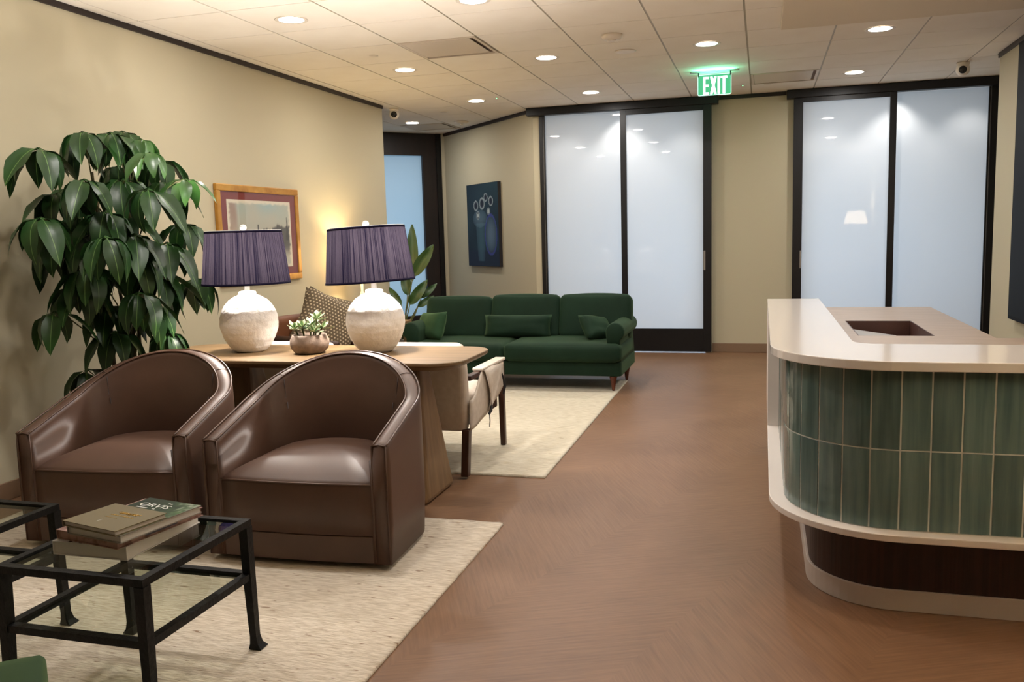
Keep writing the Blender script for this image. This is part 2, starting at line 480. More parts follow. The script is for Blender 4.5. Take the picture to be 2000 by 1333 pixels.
def clear_glass(name, tint):
    t = NT(name)
    tr = t.n('ShaderNodeBsdfTransparent'); tr.inputs[0].default_value = tint
    gl = t.n('ShaderNodeBsdfGlossy'); gl.inputs['Roughness'].default_value = .0
    fr = t.n('ShaderNodeFresnel'); fr.inputs[0].default_value = 1.5
    ge = t.n('ShaderNodeNewGeometry'); inv = t.n('ShaderNodeMath', operation='SUBTRACT'); inv.inputs[0].default_value = 1.0; t.l(ge.outputs['Backfacing'], inv.inputs[1])
    ml = t.n('ShaderNodeMath', operation='MULTIPLY'); t.l(fr.outputs[0], ml.inputs[0]); t.l(inv.outputs[0], ml.inputs[1])
    m = t.n('ShaderNodeMixShader'); t.l(ml.outputs[0], m.inputs[0]); t.l(tr.outputs[0], m.inputs[1]); t.l(gl.outputs[0], m.inputs[2])
    t.l(m.outputs[0], t.out.inputs[0])
    return t.m
MAT['glass'] = clear_glass('table_glass', (.90,.93,.88,1))
MAT['clear'] = clear_glass('clear_glass', (.97,.98,.97,1))

def shade_material(name, col, trans, freq, dark, fac=.5):
    t = NT(name)
    tc = t.n('ShaderNodeTexCoord'); sep = t.n('ShaderNodeSeparateXYZ'); t.l(tc.outputs['Object'], sep.inputs[0])
    at = t.n('ShaderNodeMath', operation='ARCTAN2'); t.l(sep.outputs[1], at.inputs[0]); t.l(sep.outputs[0], at.inputs[1])
    cb = t.n('ShaderNodeCombineXYZ'); t.l(at.outputs[0], cb.inputs[0])
    zz = t.n('ShaderNodeMath', operation='MULTIPLY'); zz.inputs[1].default_value = .02; t.l(sep.outputs[2], zz.inputs[0]); t.l(zz.outputs[0], cb.inputs[1])
    nz = t.n('ShaderNodeTexNoise'); nz.inputs['Scale'].default_value = freq; nz.inputs['Detail'].default_value = 3; t.l(cb.outputs[0], nz.inputs[0])
    wv = t.n('ShaderNodeTexNoise'); wv.inputs['Scale'].default_value = 260; wv.inputs['Detail'].default_value = 1
    mpw = t.n('ShaderNodeMapping'); mpw.inputs['Scale'].default_value = (1,1,1.6); t.l(tc.outputs['Object'], mpw.inputs[0]); t.l(mpw.outputs[0], wv.inputs[0])
    mxw = t.n('ShaderNodeMath', operation='MULTIPLY_ADD'); mxw.inputs[1].default_value = .35; t.l(wv.outputs[0], mxw.inputs[0]); t.l(nz.outputs[0], mxw.inputs[2])
    r = t.n('ShaderNodeValToRGB'); e = r.color_ramp.elements
    e[0].position = .56; e[0].color = dark; e[1].position = .72; e[1].color = trans; t.l(mxw.outputs[0], r.inputs[0])
    tr = t.n('ShaderNodeBsdfTranslucent'); t.l(r.outputs[0], tr.inputs[0])
    df = t.n('ShaderNodeBsdfDiffuse'); df.inputs[0].default_value = col
    m = t.n('ShaderNodeMixShader'); m.inputs[0].default_value = fac; t.l(df.outputs[0], m.inputs[1]); t.l(tr.outputs[0], m.inputs[2])
    t.l(m.outputs[0], t.out.inputs[0])
    return t.m
MAT['navyshade'] = shade_material('navy_pleated_shade', srgb(34,30,56), (.017,.0138,.0185,1), 60, (.0016,.0014,.0036,1))
MAT['whiteshade'] = shade_material('white_shade', srgb(232,220,196), (.7,.62,.5,1), 3, (.6,.52,.4,1))

def pattern_fabric():
    t = NT('dotted_fabric')
    b = t.n('ShaderNodeBsdfPrincipled'); t.l(b.outputs[0], t.out.inputs[0]); b.inputs['Roughness'].default_value = .9
    tc = t.n('ShaderNodeTexCoord'); mp = t.n('ShaderNodeMapping'); mp.inputs['Scale'].default_value = (40,1,40); mp.inputs['Rotation'].default_value = (0,0,0)
    t.l(tc.outputs['Object'], mp.inputs[0]); sp = t.n('ShaderNodeSeparateXYZ'); t.l(mp.outputs[0], sp.inputs[0])
    fz = t.n('ShaderNodeMath', operation='FLOOR'); t.l(sp.outputs[2], fz.inputs[0])
    off = t.n('ShaderNodeMath', operation='MULTIPLY_ADD'); off.inputs[1].default_value = .5; t.l(fz.outputs[0], off.inputs[0]); t.l(sp.outputs[0], off.inputs[2])
    def fr(o):
        a = t.n('ShaderNodeMath', operation='FRACT'); t.l(o, a.inputs[0])
        s_ = t.n('ShaderNodeMath', operation='SUBTRACT'); s_.inputs[1].default_value = .5; t.l(a.outputs[0], s_.inputs[0])
        m_ = t.n('ShaderNodeMath', operation='MULTIPLY'); t.l(s_.outputs[0], m_.inputs[0]); t.l(s_.outputs[0], m_.inputs[1]); return m_
    a, c = fr(off.outputs[0]), fr(sp.outputs[2])
    sm = t.n('ShaderNodeMath', operation='ADD'); t.l(a.outputs[0], sm.inputs[0]); t.l(c.outputs[0], sm.inputs[1])
    lt = t.n('ShaderNodeMath', operation='LESS_THAN'); lt.inputs[1].default_value = .06; t.l(sm.outputs[0], lt.inputs[0])
    mx = t.n('ShaderNodeMix', data_type='RGBA'); t.l(lt.outputs[0], mx.inputs[0]); mx.inputs[6].default_value = srgb(96,82,62); mx.inputs[7].default_value = srgb(190,172,142)
    t.l(mx.outputs[2], b.inputs['Base Color'])
    return t.m
MAT['dots'] = pattern_fabric()
MAT['paint'] = attr_mat('painted_surface', rough=.55, spec=.3)
MAT['variegated'] = attr_mat('variegated_leaf', rough=.45, spec=.4)

def painted_grid(name, w_, h_, nu, nv, fn, parent, mat_=None, loc=(0,0,0), rot=(0,0,0)):
    """a flat printed sheet in its local XZ plane (x 0..w, z 0..h), coloured per vertex by fn(u, v) -> srgb 0..255"""
    mb = MB().grid(lambda a, b: (a*w_, 0, b*h_), nu, nv)
    me = mb.mesh(name, mat_ or MAT['paint'])
    ca = me.color_attributes.new('Col', 'FLOAT_COLOR', 'POINT')
    for j in range(nv+1):
        for i in range(nu+1):
            ca.data[j*(nu+1)+i].color = srgb(*[max(0, min(255, x)) for x in fn(i/nu, j/nv)])
    return put(name, me, parent, loc=loc, rot=rot)

def nz(x, y, z=0.0): return noise.noise(Vector((x, y, z)))
def mixc(a, b, t):
    t = max(0.0, min(1.0, t)); return tuple(a[i]+(b[i]-a[i])*t for i in range(3))
def sstep(a, b, x):
    t = max(0.0, min(1.0, (x-a)/(b-a))); return t*t*(3-2*t)

CEIL = 2.74
# ================================================================== SETTING
fl = MB().box(-7.2, 3.2, -3.2, 13.0, -.06, 0).build('floor', MAT['floor']); tag(fl, 'warm brown wood-look floor with diagonal grain', None, kind='structure')

# --- walls
def wall(name, mb, label): 
    o = mb.build(name, MAT['wall']); tag(o, label, None, kind='structure'); return o
XL = -3.89
wall_left = wall('wall_left', MB().box(XL-.18, XL, -3.1, 8.65, 0, 2.80), 'long cream wall on the left')
wall('wall_right', MB().box(1.90, 2.9, -3.1, 8.33, 0, 2.80).box(2.75, 2.9, 8.33, 9.7, 0, 2.8), 'cream wall on the right behind the desk')
wall('wall_rear', MB().box(-4.1, 2.9, -3.25, -3.1, 0, 2.80), 'cream wall behind the viewer')
YB = 9.65
wall('wall_back', MB().box(-2.50, -2.43, YB, YB+.12, 0, 2.8).box(-.60, .37, YB, YB+.12, 0, 2.8).box(2.22, 2.9, YB, YB+.12, 0, 2.8), 'cream wall between the sliding glass doors')
# 45 degree alcove walls
def seg_wall(name, a, b, th, z0, z1, mat_, label=None, side=1):
    a, b = Vector(a), Vector(b); d = (b-a).normalized(); n = Vector((-d.y, d.x))*th*side
    o = MB().prism([tuple(a), tuple(b), tuple(b+n), tuple(a+n)], z0, z1).build(name, mat_)
    return o
A0, A1 = (-2.50, 9.65), (-4.20, 11.35)
tag(seg_wall('wall_angled', A0, A1, .14, 0, 2.8, MAT['wall'], side=-1), 'cream angled wall carrying the dark painting', None, kind='structure')
tag(MB().box(-4.26, -4.20, 11.35, 11.49, 0, 2.8).build('wall_return', MAT['wall']), 'narrow cream return beside the dark door', None, kind='structure')
B0, B1 = (-4.26, 11.35), (-6.1, 9.51)
tag(MB().box(-6.4, XL-.18, 8.47, 8.65, 0, 2.8).build('wall_alcove', MAT['wall']), 'cream wall closing the door alcove', None, kind='structure')
# rooms behind the frosted panels
tag(MB().box(-2.5, 2.9, 12.7, 12.8, 0, 2.8).box(-2.6, -2.5, 9.9, 12.8, 0, 2.8).box(2.9, 3.0, 8.33, 12.8, 0, 2.8).build('wall_office', mat('office_wall', srgb(214,208,198), rough=.8)), 'pale walls of the office behind the doors', None, kind='structure')

# --- ceiling slab, tiles and grid
ceil = MB().box(-7.2, 3.2, -3.2, 13.0, CEIL+.018, CEIL+.10).build('ceiling', MAT['gap']); tag(ceil, 'white tiled suspended ceiling', None, kind='structure')
GX0, GY0, GP = -.124, 4.78, .61
tile_cache = {}
def ceiling_tile(x0, x1, y0, y1):
    k = (round(x1-x0, 3), round(y1-y0, 3))
    if k not in tile_cache:
        w_, d_ = k
        tile_cache[k] = MB().box(0, w_, 0, d_, 0, .0178).mesh('ceiling_tile', MAT['ceil'])
    o = put('ceiling_tile', tile_cache[k], ceil, loc=(x0, y0, CEIL))
gx, gy = .0065, .0042
xs = [GX0 + GP*k for k in range(-10, 6)]
ys = [GY0 + GP*k for k in range(-2, 12)]
vents = {}
def cell_skip(cx, cy):
    for (vx, vy) in ((-2.26, 6.305), (.181, 8.745), (-4.09, 10.575)):
        if abs(cx-vx) < .2 and abs(cy-vy) < .2: return True
    return False
for i in range(len(xs)-1):
    for j in range(len(ys)-1):
        x0, x1, y0, y1 = xs[i]+gx, xs[i+1]-gx, ys[j]+gy, ys[j+1]-gy
        cx, cy = (x0+x1)/2, (y0+y1)/2
        if y1 < 8.65:
            if x1 < XL: continue
            x0 = max(x0, XL+.004)
            x1 = min(x1, 1.895)
            if x1-x0 < .02: continue
        else:
            if cx + cy > 7.15+.9 and cy > 9.66: continue
            if y0 > 9.62: 
                if cx > -2.2: continue
            if x1 > 2.9: x1 = 2.74
            if cx < -6.2 or cy - cx > 15.8+.6: continue
            if x1-x0 < .02: continue
        if cell_skip(cx, cy): continue
        ceiling_tile(x0, x1, y0, y1)
for x in xs:
    y0 = 3.56 if x > XL else 8.66
    if x < -6 or x > 2.7: continue
    y1 = YB if x > -2.5 else min(11.7, 7.15 - x + .6)
    if x > 1.9: y0 = 8.34
    MB().box(-gx+.0006, gx-.0006, 0, y1-y0, CEIL+.004, CEIL+.0178).build('grid_bar', MAT['grid'], ceil, loc=(x, y0, 0))
for y in ys:
    if y > 11.4: continue
    x0 = XL if y < 8.65 else -6.0; x1 = 1.9 if y < 8.33 else (2.7 if y < 9.6 else min(2.7, 7.15 - y + .6))
    MB().box(0, x1-x0, -gy+.0003, gy-.0003, CEIL+.004, CEIL+.0178).build('cross_bar', MAT['grid'], ceil, loc=(x0, y, 0))
# plain ceiling over the part of the room nearer than the picture, and over the offices
MB().box(-3.89, 1.9, -3.1, 3.555, CEIL, CEIL+.0178).build('ceiling_panel', MAT['ceil'], ceil)
MB().box(-2.5, 2.9, 9.78, 12.7, CEIL, CEIL+.0178).build('ceiling_panel', MAT['ceil'], ceil)
# lowered gypsum soffit over the reception desk
tag(MB().box(.11, 1.90, 1.2, 6.545, CEIL-.03, CEIL-.0005).build('ceiling_soffit', MAT['gyp'], bevel=.003), 'smooth lowered soffit above the reception desk', None, kind='structure')

# --- dark ceiling trim
def trim(i, mb, label): tag(mb.build('trim_%d' % i, MAT['trim']), label, None, kind='structure')
trim(1, MB().box(XL+.0005, XL+.014, -3.0, 8.65, 2.704, CEIL-.001), 'dark trim strip along the top of the left wall')
def seg_prism(a, b, th, z0, z1, off=0.0):
    a, b = Vector(a), Vector(b); d = (b-a).normalized(); n = Vector((-d.y, d.x))
    return MB().prism([tuple(a+n*off), tuple(b+n*off), tuple(b+n*(off+th)), tuple(a+n*(off+th))], z0, z1)
trim(2, seg_prism(A0, A1, .014, 2.70, CEIL-.001, .0005), 'dark trim strip along the angled wall')
trim(3, MB().box(-.455, .225, YB-.014, YB-.0005, 2.70, CEIL-.001), 'dark trim strip between the two sliding doors')
trim(4, MB().box(1.886, 1.8995, -3.0, 8.33, 2.70, CEIL-.031).box(1.886, 1.8995, 6.55, 8.33, CEIL-.031, CEIL-.001), 'dark trim strip along the right wall')
# --- baseboards
def baseb(s, mb, label): tag(mb.build('baseboard_'+s, MAT['base'], bevel=.004), label, None, kind='structure')
baseb('left', MB().box(XL+.0005, XL+.012, -3.0, 8.65, .0005, .10), 'brown vinyl baseboard of the left wall')
baseb('back', MB().box(-.525, .29, YB-.012, YB-.0005, .0005, .10), 'brown vinyl baseboard between the sliding doors')
baseb('angled', seg_prism(A0, A1, .012, .0005, .10, .0005), 'brown vinyl baseboard of the angled wall')
baseb('right', MB().box(1.888, 1.8995, 4.0, 8.32, .0005, .10), 'brown vinyl baseboard of the right wall')

# --- sliding door units
def pane(name, x0, x1, y, z0, z1, parent, film):
    mb = MB()
    v = [(x0,y,z0),(x1,y,z0),(x1,y,z1),(x0,y,z1),(x0,y+.01,z0),(x1,y+.01,z0),(x1,y+.01,z1),(x0,y+.01,z1)]
    mb.add(v, [(0,1,2,3)]); mb.cur = 1
    mb.add(v, [(5,4,7,6),(0,4,5,1),(1,5,6,2),(2,6,7,3),(3,7,4,0)])
    return mb.build(name, [film, MAT['clear']], parent)
def door_unit(i, hx0, hx1, parts, label, loc=(0,0,0), rz=0):
    d = empty('door_%d' % i, loc, rz); tag(d, label, None, kind='structure'); return d
# door 1: fixed pane on the left, sliding leaf on the right
d1 = door_unit(1, 0, 0, None, 'black framed sliding door with two frosted panels behind the green sofa')
YS = 9.56
MB().box(-2.55, -.46, YS-.012, YB-.001, 2.652, 2.738).build('header', MAT['black'], d1, bevel=.006)
MB().box(-2.425, -2.385, YB-.02, YB+.07, 0.0, 2.652).build('jamb', MAT['black'], d1)
MB().box(-2.378, -2.362, YB-.008, YB+.04, 0.0, 2.652).build('jamb_bead', MAT['black'], d1)
MB().box(-2.384, -2.3785, YB-.004, YB+.02, 0.02, 2.652).build('bead_strip', MAT['steel'], d1)
pane('glass_pane', -2.362, -1.46, YB+.012, .06, 2.652, d1, MAT['frost'])
MB().box(-2.362, -1.40, YB-.005, YB+.04, 0.0, .06).build('bottom_rail', MAT['black'], d1)
MB().box(-1.50, -1.435, YS, YS+.045, .014, 2.651).build('stile', MAT['black'], d1, bevel=.002)
MB().box(-.617, -.53, YS, YS+.045, .014, 2.651).build('stile', MAT['black'], d1, bevel=.002)
MB().box(-1.435, -.617, YS, YS+.045, .014, .268).build('bottom_rail', MAT['black'], d1)
MB().box(-1.435, -.617, YS, YS+.045, 2.596, 2.651).build('top_rail', MAT['black'], d1)
pane('glass_pane', -1.435, -.617, YS+.012, .268, 2.596, d1, MAT['frost'])
tag(MB().box(-.611, -.592, YS-.008, YS-.0005, .905, 1.115).build('pull_handle', MAT['steel'], d1, bevel=.003), 'brushed metal pull')
# door 2
d2 = door_unit(2, 0, 0, None, 'black framed sliding door with two frosted panels behind the reception desk')
MB().box(.228, 2.75, YS-.012, YB-.001, 2.652, 2.738).build('header', MAT['black'], d2, bevel=.006)
MB().box(.297, .389, YS, YS+.045, .014, 2.651).build('stile', MAT['black'], d2, bevel=.002)
MB().box(1.213, 1.277, YS, YS+.045, .014, 2.651).build('stile', MAT['black'], d2, bevel=.002)
MB().box(.389, 1.213, YS, YS+.045, .014, .268).build('bottom_rail', MAT['black'], d2)
MB().box(.389, 1.213, YS, YS+.045, 2.606, 2.651).build('top_rail', MAT['black'], d2)
pane('glass_pane', .389, 1.213, YS+.012, .268, 2.606, d2, MAT['frost'])
pane('glass_pane', 1.23, 2.118, YB+.012, .06, 2.652, d2, MAT['frost'])
MB().box(1.23, 2.118, YB-.005, YB+.04, 0.0, .06).build('bottom_rail', MAT['black'], d2)
MB().box(2.118, 2.132, YB-.008, YB+.04, 0, 2.652).build('jamb_bead', MAT['black'], d2)
MB().box(2.1325, 2.138, YB-.004, YB+.02, 0.02, 2.652).build('bead_strip', MAT['steel'], d2)
MB().box(2.139, 2.24, YB-.02, YB+.07, 0, 2.652).build('jamb', MAT['black'], d2)
tag(MB().box(.371, .386, YS-.008, YS-.0005, .91, 1.095).build('pull_handle', MAT['steel'], d2, bevel=.003), 'brushed metal pull')
# door 3: dark framed glass door in the 45 degree alcove; local x runs away from the corner, local +y faces the room
d3 = door_unit(3, 0, 0, None, 'dark wood framed glass door in the alcove', (B0[0], B0[1], 0), math.radians(225))
L3 = 2.6
MB().box(0, .27, -.12, 0, 0, CEIL-.001).build('jamb', MAT['doorwood'], d3)
MB().box(.27, L3, -.12, 0, 2.445, CEIL-.001).build('header', MAT['doorwood'], d3)
MB().box(1.30, L3, -.12, 0, 0, 2.445).build('jamb', MAT['doorwood'], d3)
MB().box(.27, 1.30, -.12, 0, 0, .27).build('bottom_rail', MAT['doorwood'], d3)
MB().box(0, .07, .0005, .02, 0, CEIL-.002).build('casing', MAT['black'], d3)
mb = MB(); v = [(1.30,-.05,.27),(.27,-.05,.27),(.27,-.05,2.445),(1.30,-.05,2.445),(1.30,-.06,.27),(.27,-.06,.27),(.27,-.06,2.445),(1.30,-.06,2.445)]
mb.add(v, [(0,1,2,3)]); mb.cur = 1; mb.add(v, [(5,4,7,6),(0,4,5,1),(1,5,6,2),(2,6,7,3),(3,7,4,0)])
mb.build('glass_pane', [MAT['frostblue'], MAT['clear']], d3)

# ================================================================== CEILING FITTINGS
def downlight(x, y, label, z=CEIL, room=True):
    e = empty('downlight', (x, y, z)); tag(e, label, 'downlight', 'recessed ceiling downlights')
    MB().lathe([(.088,-.0015),(.102,-.0035),(.104,-.0045),(.100,-.0055),(.080,-.0045)], 32, cap0=False, cap1=False).build('trim_ring', MAT['white'], e, smooth=True)
    MB().lathe([(.001,-.0048),(.070,-.0048),(.080,-.0044)], 32, cap1=False).build('lens', MAT['lens'], e)
    light('downlight_lamp', 'AREA', (0, 0, -.0075), P_DOWN, WARM, parent=e, shape='DISK', size=.13)
    return e
dl = [(-2.89,5.10,'round lit downlight in the corner above the big leafy plant, nearest the viewer'),
      (-2.89,6.93,'round lit downlight beside the left wall, next to the silver ceiling vent'),
      (-2.88,8.79,'round lit downlight beside a tiny green led, before the left sliding door'),
      (-4.14,10.09,'round lit downlight deep in the alcove before the dark glass door'),
      (-1.67,5.10,'round lit downlight cut by the top edge of the picture'),
      (-1.67,6.93,'round lit downlight in the middle row, right of the silver vent'),
      (-1.67,8.79,'round lit downlight above the middle of the left sliding door'),
      (-.42,6.93,'round lit downlight directly above the green exit sign'),
      (.80,6.93,'large round lit downlight at the edge of the lowered soffit'),
      (.80,8.76,'round lit downlight close to the right sliding door')]
for x, y, lb in dl: downlight(x, y, lb)
# the same rows go on over the viewer's half of the room (outside the picture)
for x, y in ((-2.89,3.27),(-1.67,3.27),(-.42,3.27),(-.42,5.10)):
    downlight(x, y, 'round lit downlight of the rows overhead, outside the picture')
for x, y in ((1.0,4.6),):
    downlight(x, y, 'round lit downlight set in the soffit, outside the picture', CEIL-.03)
for x, y, pw_ in ((-1.47,9.84,26),(-.78,9.92,12),(1.25,9.84,26),(1.95,9.94,12),(-2.1,9.98,8),(.62,9.94,9)):
    light('office_downlight', 'SPOT', (x, y, CEIL-.02), pw_, WARM, spot_size=math.radians(100), spot_blend=.6, shadow_soft_size=.06)

def air_vent(cx, cy, label, n=1):
    e = empty('air_vent', (cx, cy, CEIL)); tag(e, label, 'air vent', 'ceiling air vents')
    h = .2965
    fr = MB()
    for (a, b, c, d) in ((-h,h,-h,-h+.022),(-h,h,h-.022,h),(-h,-h+.022,-h+.022,h-.022),(h-.022,h,-h+.022,h-.022)):
        fr.box(a, b, c, d, -.004, .012)
    fr.build('vent_frame', MAT['ventblade'], e)
    MB().box(-h+.022, h-.022, -h+.022, h-.022, .008, .0165).build('vent_throat', MAT['ventdark'], e)
    MB().box(-h+.026, h-.05, -h+.026, h-.075, -.006, -.002).build('vent_plate', MAT['ventblade'], e, bevel=.002)
    for sx in (-1, 1):
        MB().box(sx*.12-.01, sx*.12+.01, -.06, .06, -.002, .008).build('plate_clip', MAT['steel'], e)
    return e
air_vent(-2.261, 6.305, 'silver square air vent in the ceiling above the sofa side, left of the middle downlights')
air_vent(.181, 8.745, 'square air vent beside the green exit sign')
air_vent(-4.089, 10.575, 'dim square air vent in the alcove ceiling')

def sec_cam(x, y, label, yaw):
    e = empty('security_camera', (x, y, CEIL)); tag(e, label, 'camera', 'dome security cameras'); e.rotation_euler = (0,0,yaw)
    MB().lathe([(.052,-.0005),(.055,-.012),(.050,-.03),(.030,-.034)], 24).build('mount', MAT['white'], e, smooth=True)
    b = MB(); n = 14
    prof = [(.058*math.sin(math.pi*k/n), -.058*math.cos(math.pi*k/n)) for k in range(n+1)]
    prof[0] = (.0005, -.058); prof[-1] = (.0005, .058)
    b.lathe(prof, 24, (0,0,-.062)).build('housing', MAT['white'], e, smooth=True)
    l = MB().lathe([(.0005,.012),(.018,.011),(.028,.007),(.033,0),(.033,-.02)], 24).build('lens_ball', MAT['lensdark'], e, smooth=True)
    l.location = (0, -.052, -.070); l.rotation_euler = (math.radians(98), 0, 0)
    return e
sec_cam(-3.86, 8.90, 'white dome security camera at the corner of the left wall', math.radians(22))
sec_cam(1.685, 8.66, 'white dome security camera in front of the right sliding door', math.radians(-12))

def round_cap(name, x, y, r, h, label, cat, group=None, extra=None):
    e = empty(name, (x, y, CEIL)); tag(e, label, cat, group)
    MB().lathe([(r*.98,-.0005),(r,-h*.4),(r*.8,-h),(r*.2,-h*1.02)], 28).build('cover', MAT['white'], e, smooth=True)
    if extra: extra(e)
    return e
round_cap('smoke_detector', -1.046, 6.35, .075, .035, 'white round smoke detector in the ceiling above the middle aisle', 'detector',
          extra=lambda e: MB().lathe([(.03,-.034),(.034,-.042),(.02,-.046),(.002,-.046)], 20).build('sensor_cap', MAT['white'], e, smooth=True))
round_cap('ceiling_speaker', -1.04, 6.95, .085, .006, 'flush round speaker behind the smoke detector', 'speaker')
def strobe(e):
    MB().box(-.03, .03, -.075, -.06, -.02, -.008).build('strobe_window', MAT['lensdark'], e)
    MB().lathe([(.02,-.03),(.016,-.045),(.004,-.05)], 16).build('sensor_cap', MAT['white'], e, smooth=True)
round_cap('smoke_alarm', -3.557, 10.244, .09, .03, 'white alarm with small dark slots near the angled wall', 'detector', extra=strobe)
round_cap('sprinkler_cap', -2.889, 6.319, .035, .006, 'flat white sprinkler cap near the left wall', 'sprinkler', 'flush sprinkler caps')
round_cap('sprinkler_cap', -3.471, 9.407, .04, .006, 'flat sprinkler cap between the alcove camera and the alarm', 'sprinkler', 'flush sprinkler caps')
round_cap('sprinkler_cap', .038, 9.074, .04, .006, 'flat sprinkler cap right of the exit sign', 'sprinkler', 'flush sprinkler caps')
for x, y, lb in ((-2.63, 8.70, 'tiny green indicator light beside the left downlight'), (-.2, 9.02, 'tiny green indicator light beside the exit sign')):
    e = empty('indicator_light', (x, y, CEIL)); tag(e, lb, 'indicator', 'green indicator lights')
    MB().lathe([(.012,-.0005),(.011,-.004),(.002,-.005)], 14).build('bezel', MAT['white'], e, smooth=True)
    MB().lathe([(.005,-.0052),(.004,-.009),(.0005,-.011)], 10).build('led', MAT['ledgreen'], e, smooth=True)

# exit sign
ex = empty('exit_sign', (-.423, 8.10, CEIL)); tag(ex, 'glowing green exit sign hanging from the ceiling', 'exit sign')
MB().prism(rrect(-.215,.215,-.02,.02,.019), -.014, -.0005).build('canopy', MAT['steel'], ex, bevel=.003)
for sx in (-1, 1): MB().box(sx*.138-.005, sx*.138+.005, -.006, .006, -.05, -.014).build('bracket', MAT['black'], ex)
def emis(name, col, st, transp=0.0):
    t = NT(name); e_ = t.n('ShaderNodeEmission'); e_.inputs[0].default_value = col; e_.inputs[1].default_value = st
    if transp:
        tr = t.n('ShaderNodeBsdfTransparent'); m = t.n('ShaderNodeMixShader'); m.inputs[0].default_value = transp
        t.l(e_.outputs[0], m.inputs[1]); t.l(tr.outputs[0], m.inputs[2]); t.l(m.outputs[0], t.out.inputs[0])
    else: t.l(e_.outputs[0], t.out.inputs[0])
    return t.m
mb = MB(); poly = rrect(-.144,.144,-.212,-.033,.014)
rings = [[(x, -.003, z) for x, z in poly], [(x, .003, z) for x, z in poly]]
mb.loft(rings).build('acrylic_plate', emis('exit_acrylic', srgb(70,190,130), .85, .35), ex)
outer, inner = rrect(-.1455,.1455,-.2135,-.0315,.0155), rrect(-.1415,.1415,-.2095,-.0355,.0115)
mb = MB(); n = len(outer)
v = [(x,-.0035,z) for x, z in outer] + [(x,-.0035,z) for x, z in inner] + [(x,.0035,z) for x, z in outer] + [(x,.0035,z) for x, z in inner]
f = []
for i in range(n):
    j = (i+1) % n; f += [(i,j,n+j,n+i),(2*n+j,2*n+i,3*n+i,3*n+j),(j,i,2*n+i,2*n+j),(n+i,n+j,3*n+j,3*n+i)]
mb.add(v, f).build('edge_glow', emis('exit_edge', srgb(190,255,225), 1.6), ex)
def block_letters(mb, ch, x, w_, h_, s, z0, y0, y1):
    if ch == 'E':
        mb.box(x, x+s, y0, y1, z0, z0+h_)
        for z in (z0, z0+h_/2-s*.45, z0+h_-s*.9): mb.box(x+s, x+w_, y0, y1, z, z+s*.9)
    if ch == 'I': mb.box(x, x+s, y0, y1, z0, z0+h_)
    if ch == 'T':
        mb.box(x+w_/2-s/2, x+w_/2+s/2, y0, y1, z0, z0+h_-s*.9); mb.box(x, x+w_, y0, y1, z0+h_-s*.9, z0+h_)
    if ch == 'X':
        for sg in (0, 1):
            p = [(x, z0), (x+s*1.1, z0), (x+w_, z0+h_), (x+w_-s*1.1, z0+h_)]
            if sg: p = [(2*x+w_-a, b) for a, b in p][::-1]
            mb.add([(a, y0, b) for a, b in p]+[(a, y1, b) for a, b in p], [(0,1,2,3),(7,6,5,4),(0,4,5,1),(1,5,6,2),(2,6,7,3),(3,7,4,0)])
letter_mat = emis('exit_letter', srgb(215,255,240), 2.6)
for ch, x, w_ in (('E',-.098,.05),('X',-.038,.058),('I',.028,.02),('T',.055,.055)):
    mb = MB(); block_letters(mb, ch, x, w_, .152, .02, -.205, -.0056, -.0034); mb.build('letter', letter_mat, ex)
light('exit_glow', 'AREA', (0, -.03, -.05), 1.1, (.15,1.0,.55), (math.radians(180+25),0,0), parent=ex, shape='RECTANGLE', size=.28, size_y=.02)
light('exit_glow', 'AREA', (0, .03, -.05), .8, (.15,1.0,.55), (math.radians(180-25),0,0), parent=ex, shape='RECTANGLE', size=.28, size_y=.02)
light('exit_glow', 'POINT', (0, -.05, -.13), .35, (.15,1.0,.5), parent=ex, shadow_soft_size=.08)

# ================================================================== RUGS
def rug(name, x0, x1, y0, y1, rot, mat_, label):
    w_, d_ = x1-x0, y1-y0; nu, nv = int(w_*40), int(d_*40)
    mb = MB()
    def top(a, b):
        ex_ = .004*nz(a*60, b*60, 2)
        return (-w_/2+a*w_ + (ex_ if b in (0,1) or a in (0,1) else 0), -d_/2+b*d_ + (.006*nz(a*70, 3, b) if b in (0,1) else 0), .011 + .0015*nz(a*w_*14, b*d_*14))
    mb.grid(top, nu, nv)
    # skirt
    ring = [i for i in range(nu+1)] + [j*(nu+1)+nu for j in range(1, nv+1)] + [nv*(nu+1)+i for i in range(nu-1,-1,-1)] + [j*(nu+1) for j in range(nv-1,0,-1)]
    base = len(mb.v)
    for i in ring: mb.v.append((mb.v[i][0], mb.v[i][1], .0006))
    m = len(ring)
    for k in range(m): mb.f.append((ring[(k+1)%m], ring[k], base+k, base+(k+1)%m)); mb.mi.append(0)
    o = mb.build(name, mat_, loc=((x0+x1)/2, (y0+y1)/2, 0), rot=(0,0,rot), smooth=True)
    return tag(o, label, 'rug', 'cream woven rugs')
rug('woven_rug', -3.62, -1.15, .2, 3.715, math.radians(0), MAT['rug1'], 'cream flecked woven rug under the leather chairs and glass coffee tables')
rug('woven_rug', -3.80, -1.155, 4.49, 7.68, math.radians(.3), MAT['rug2'], 'cream woven rug between the console table and the green sofa')

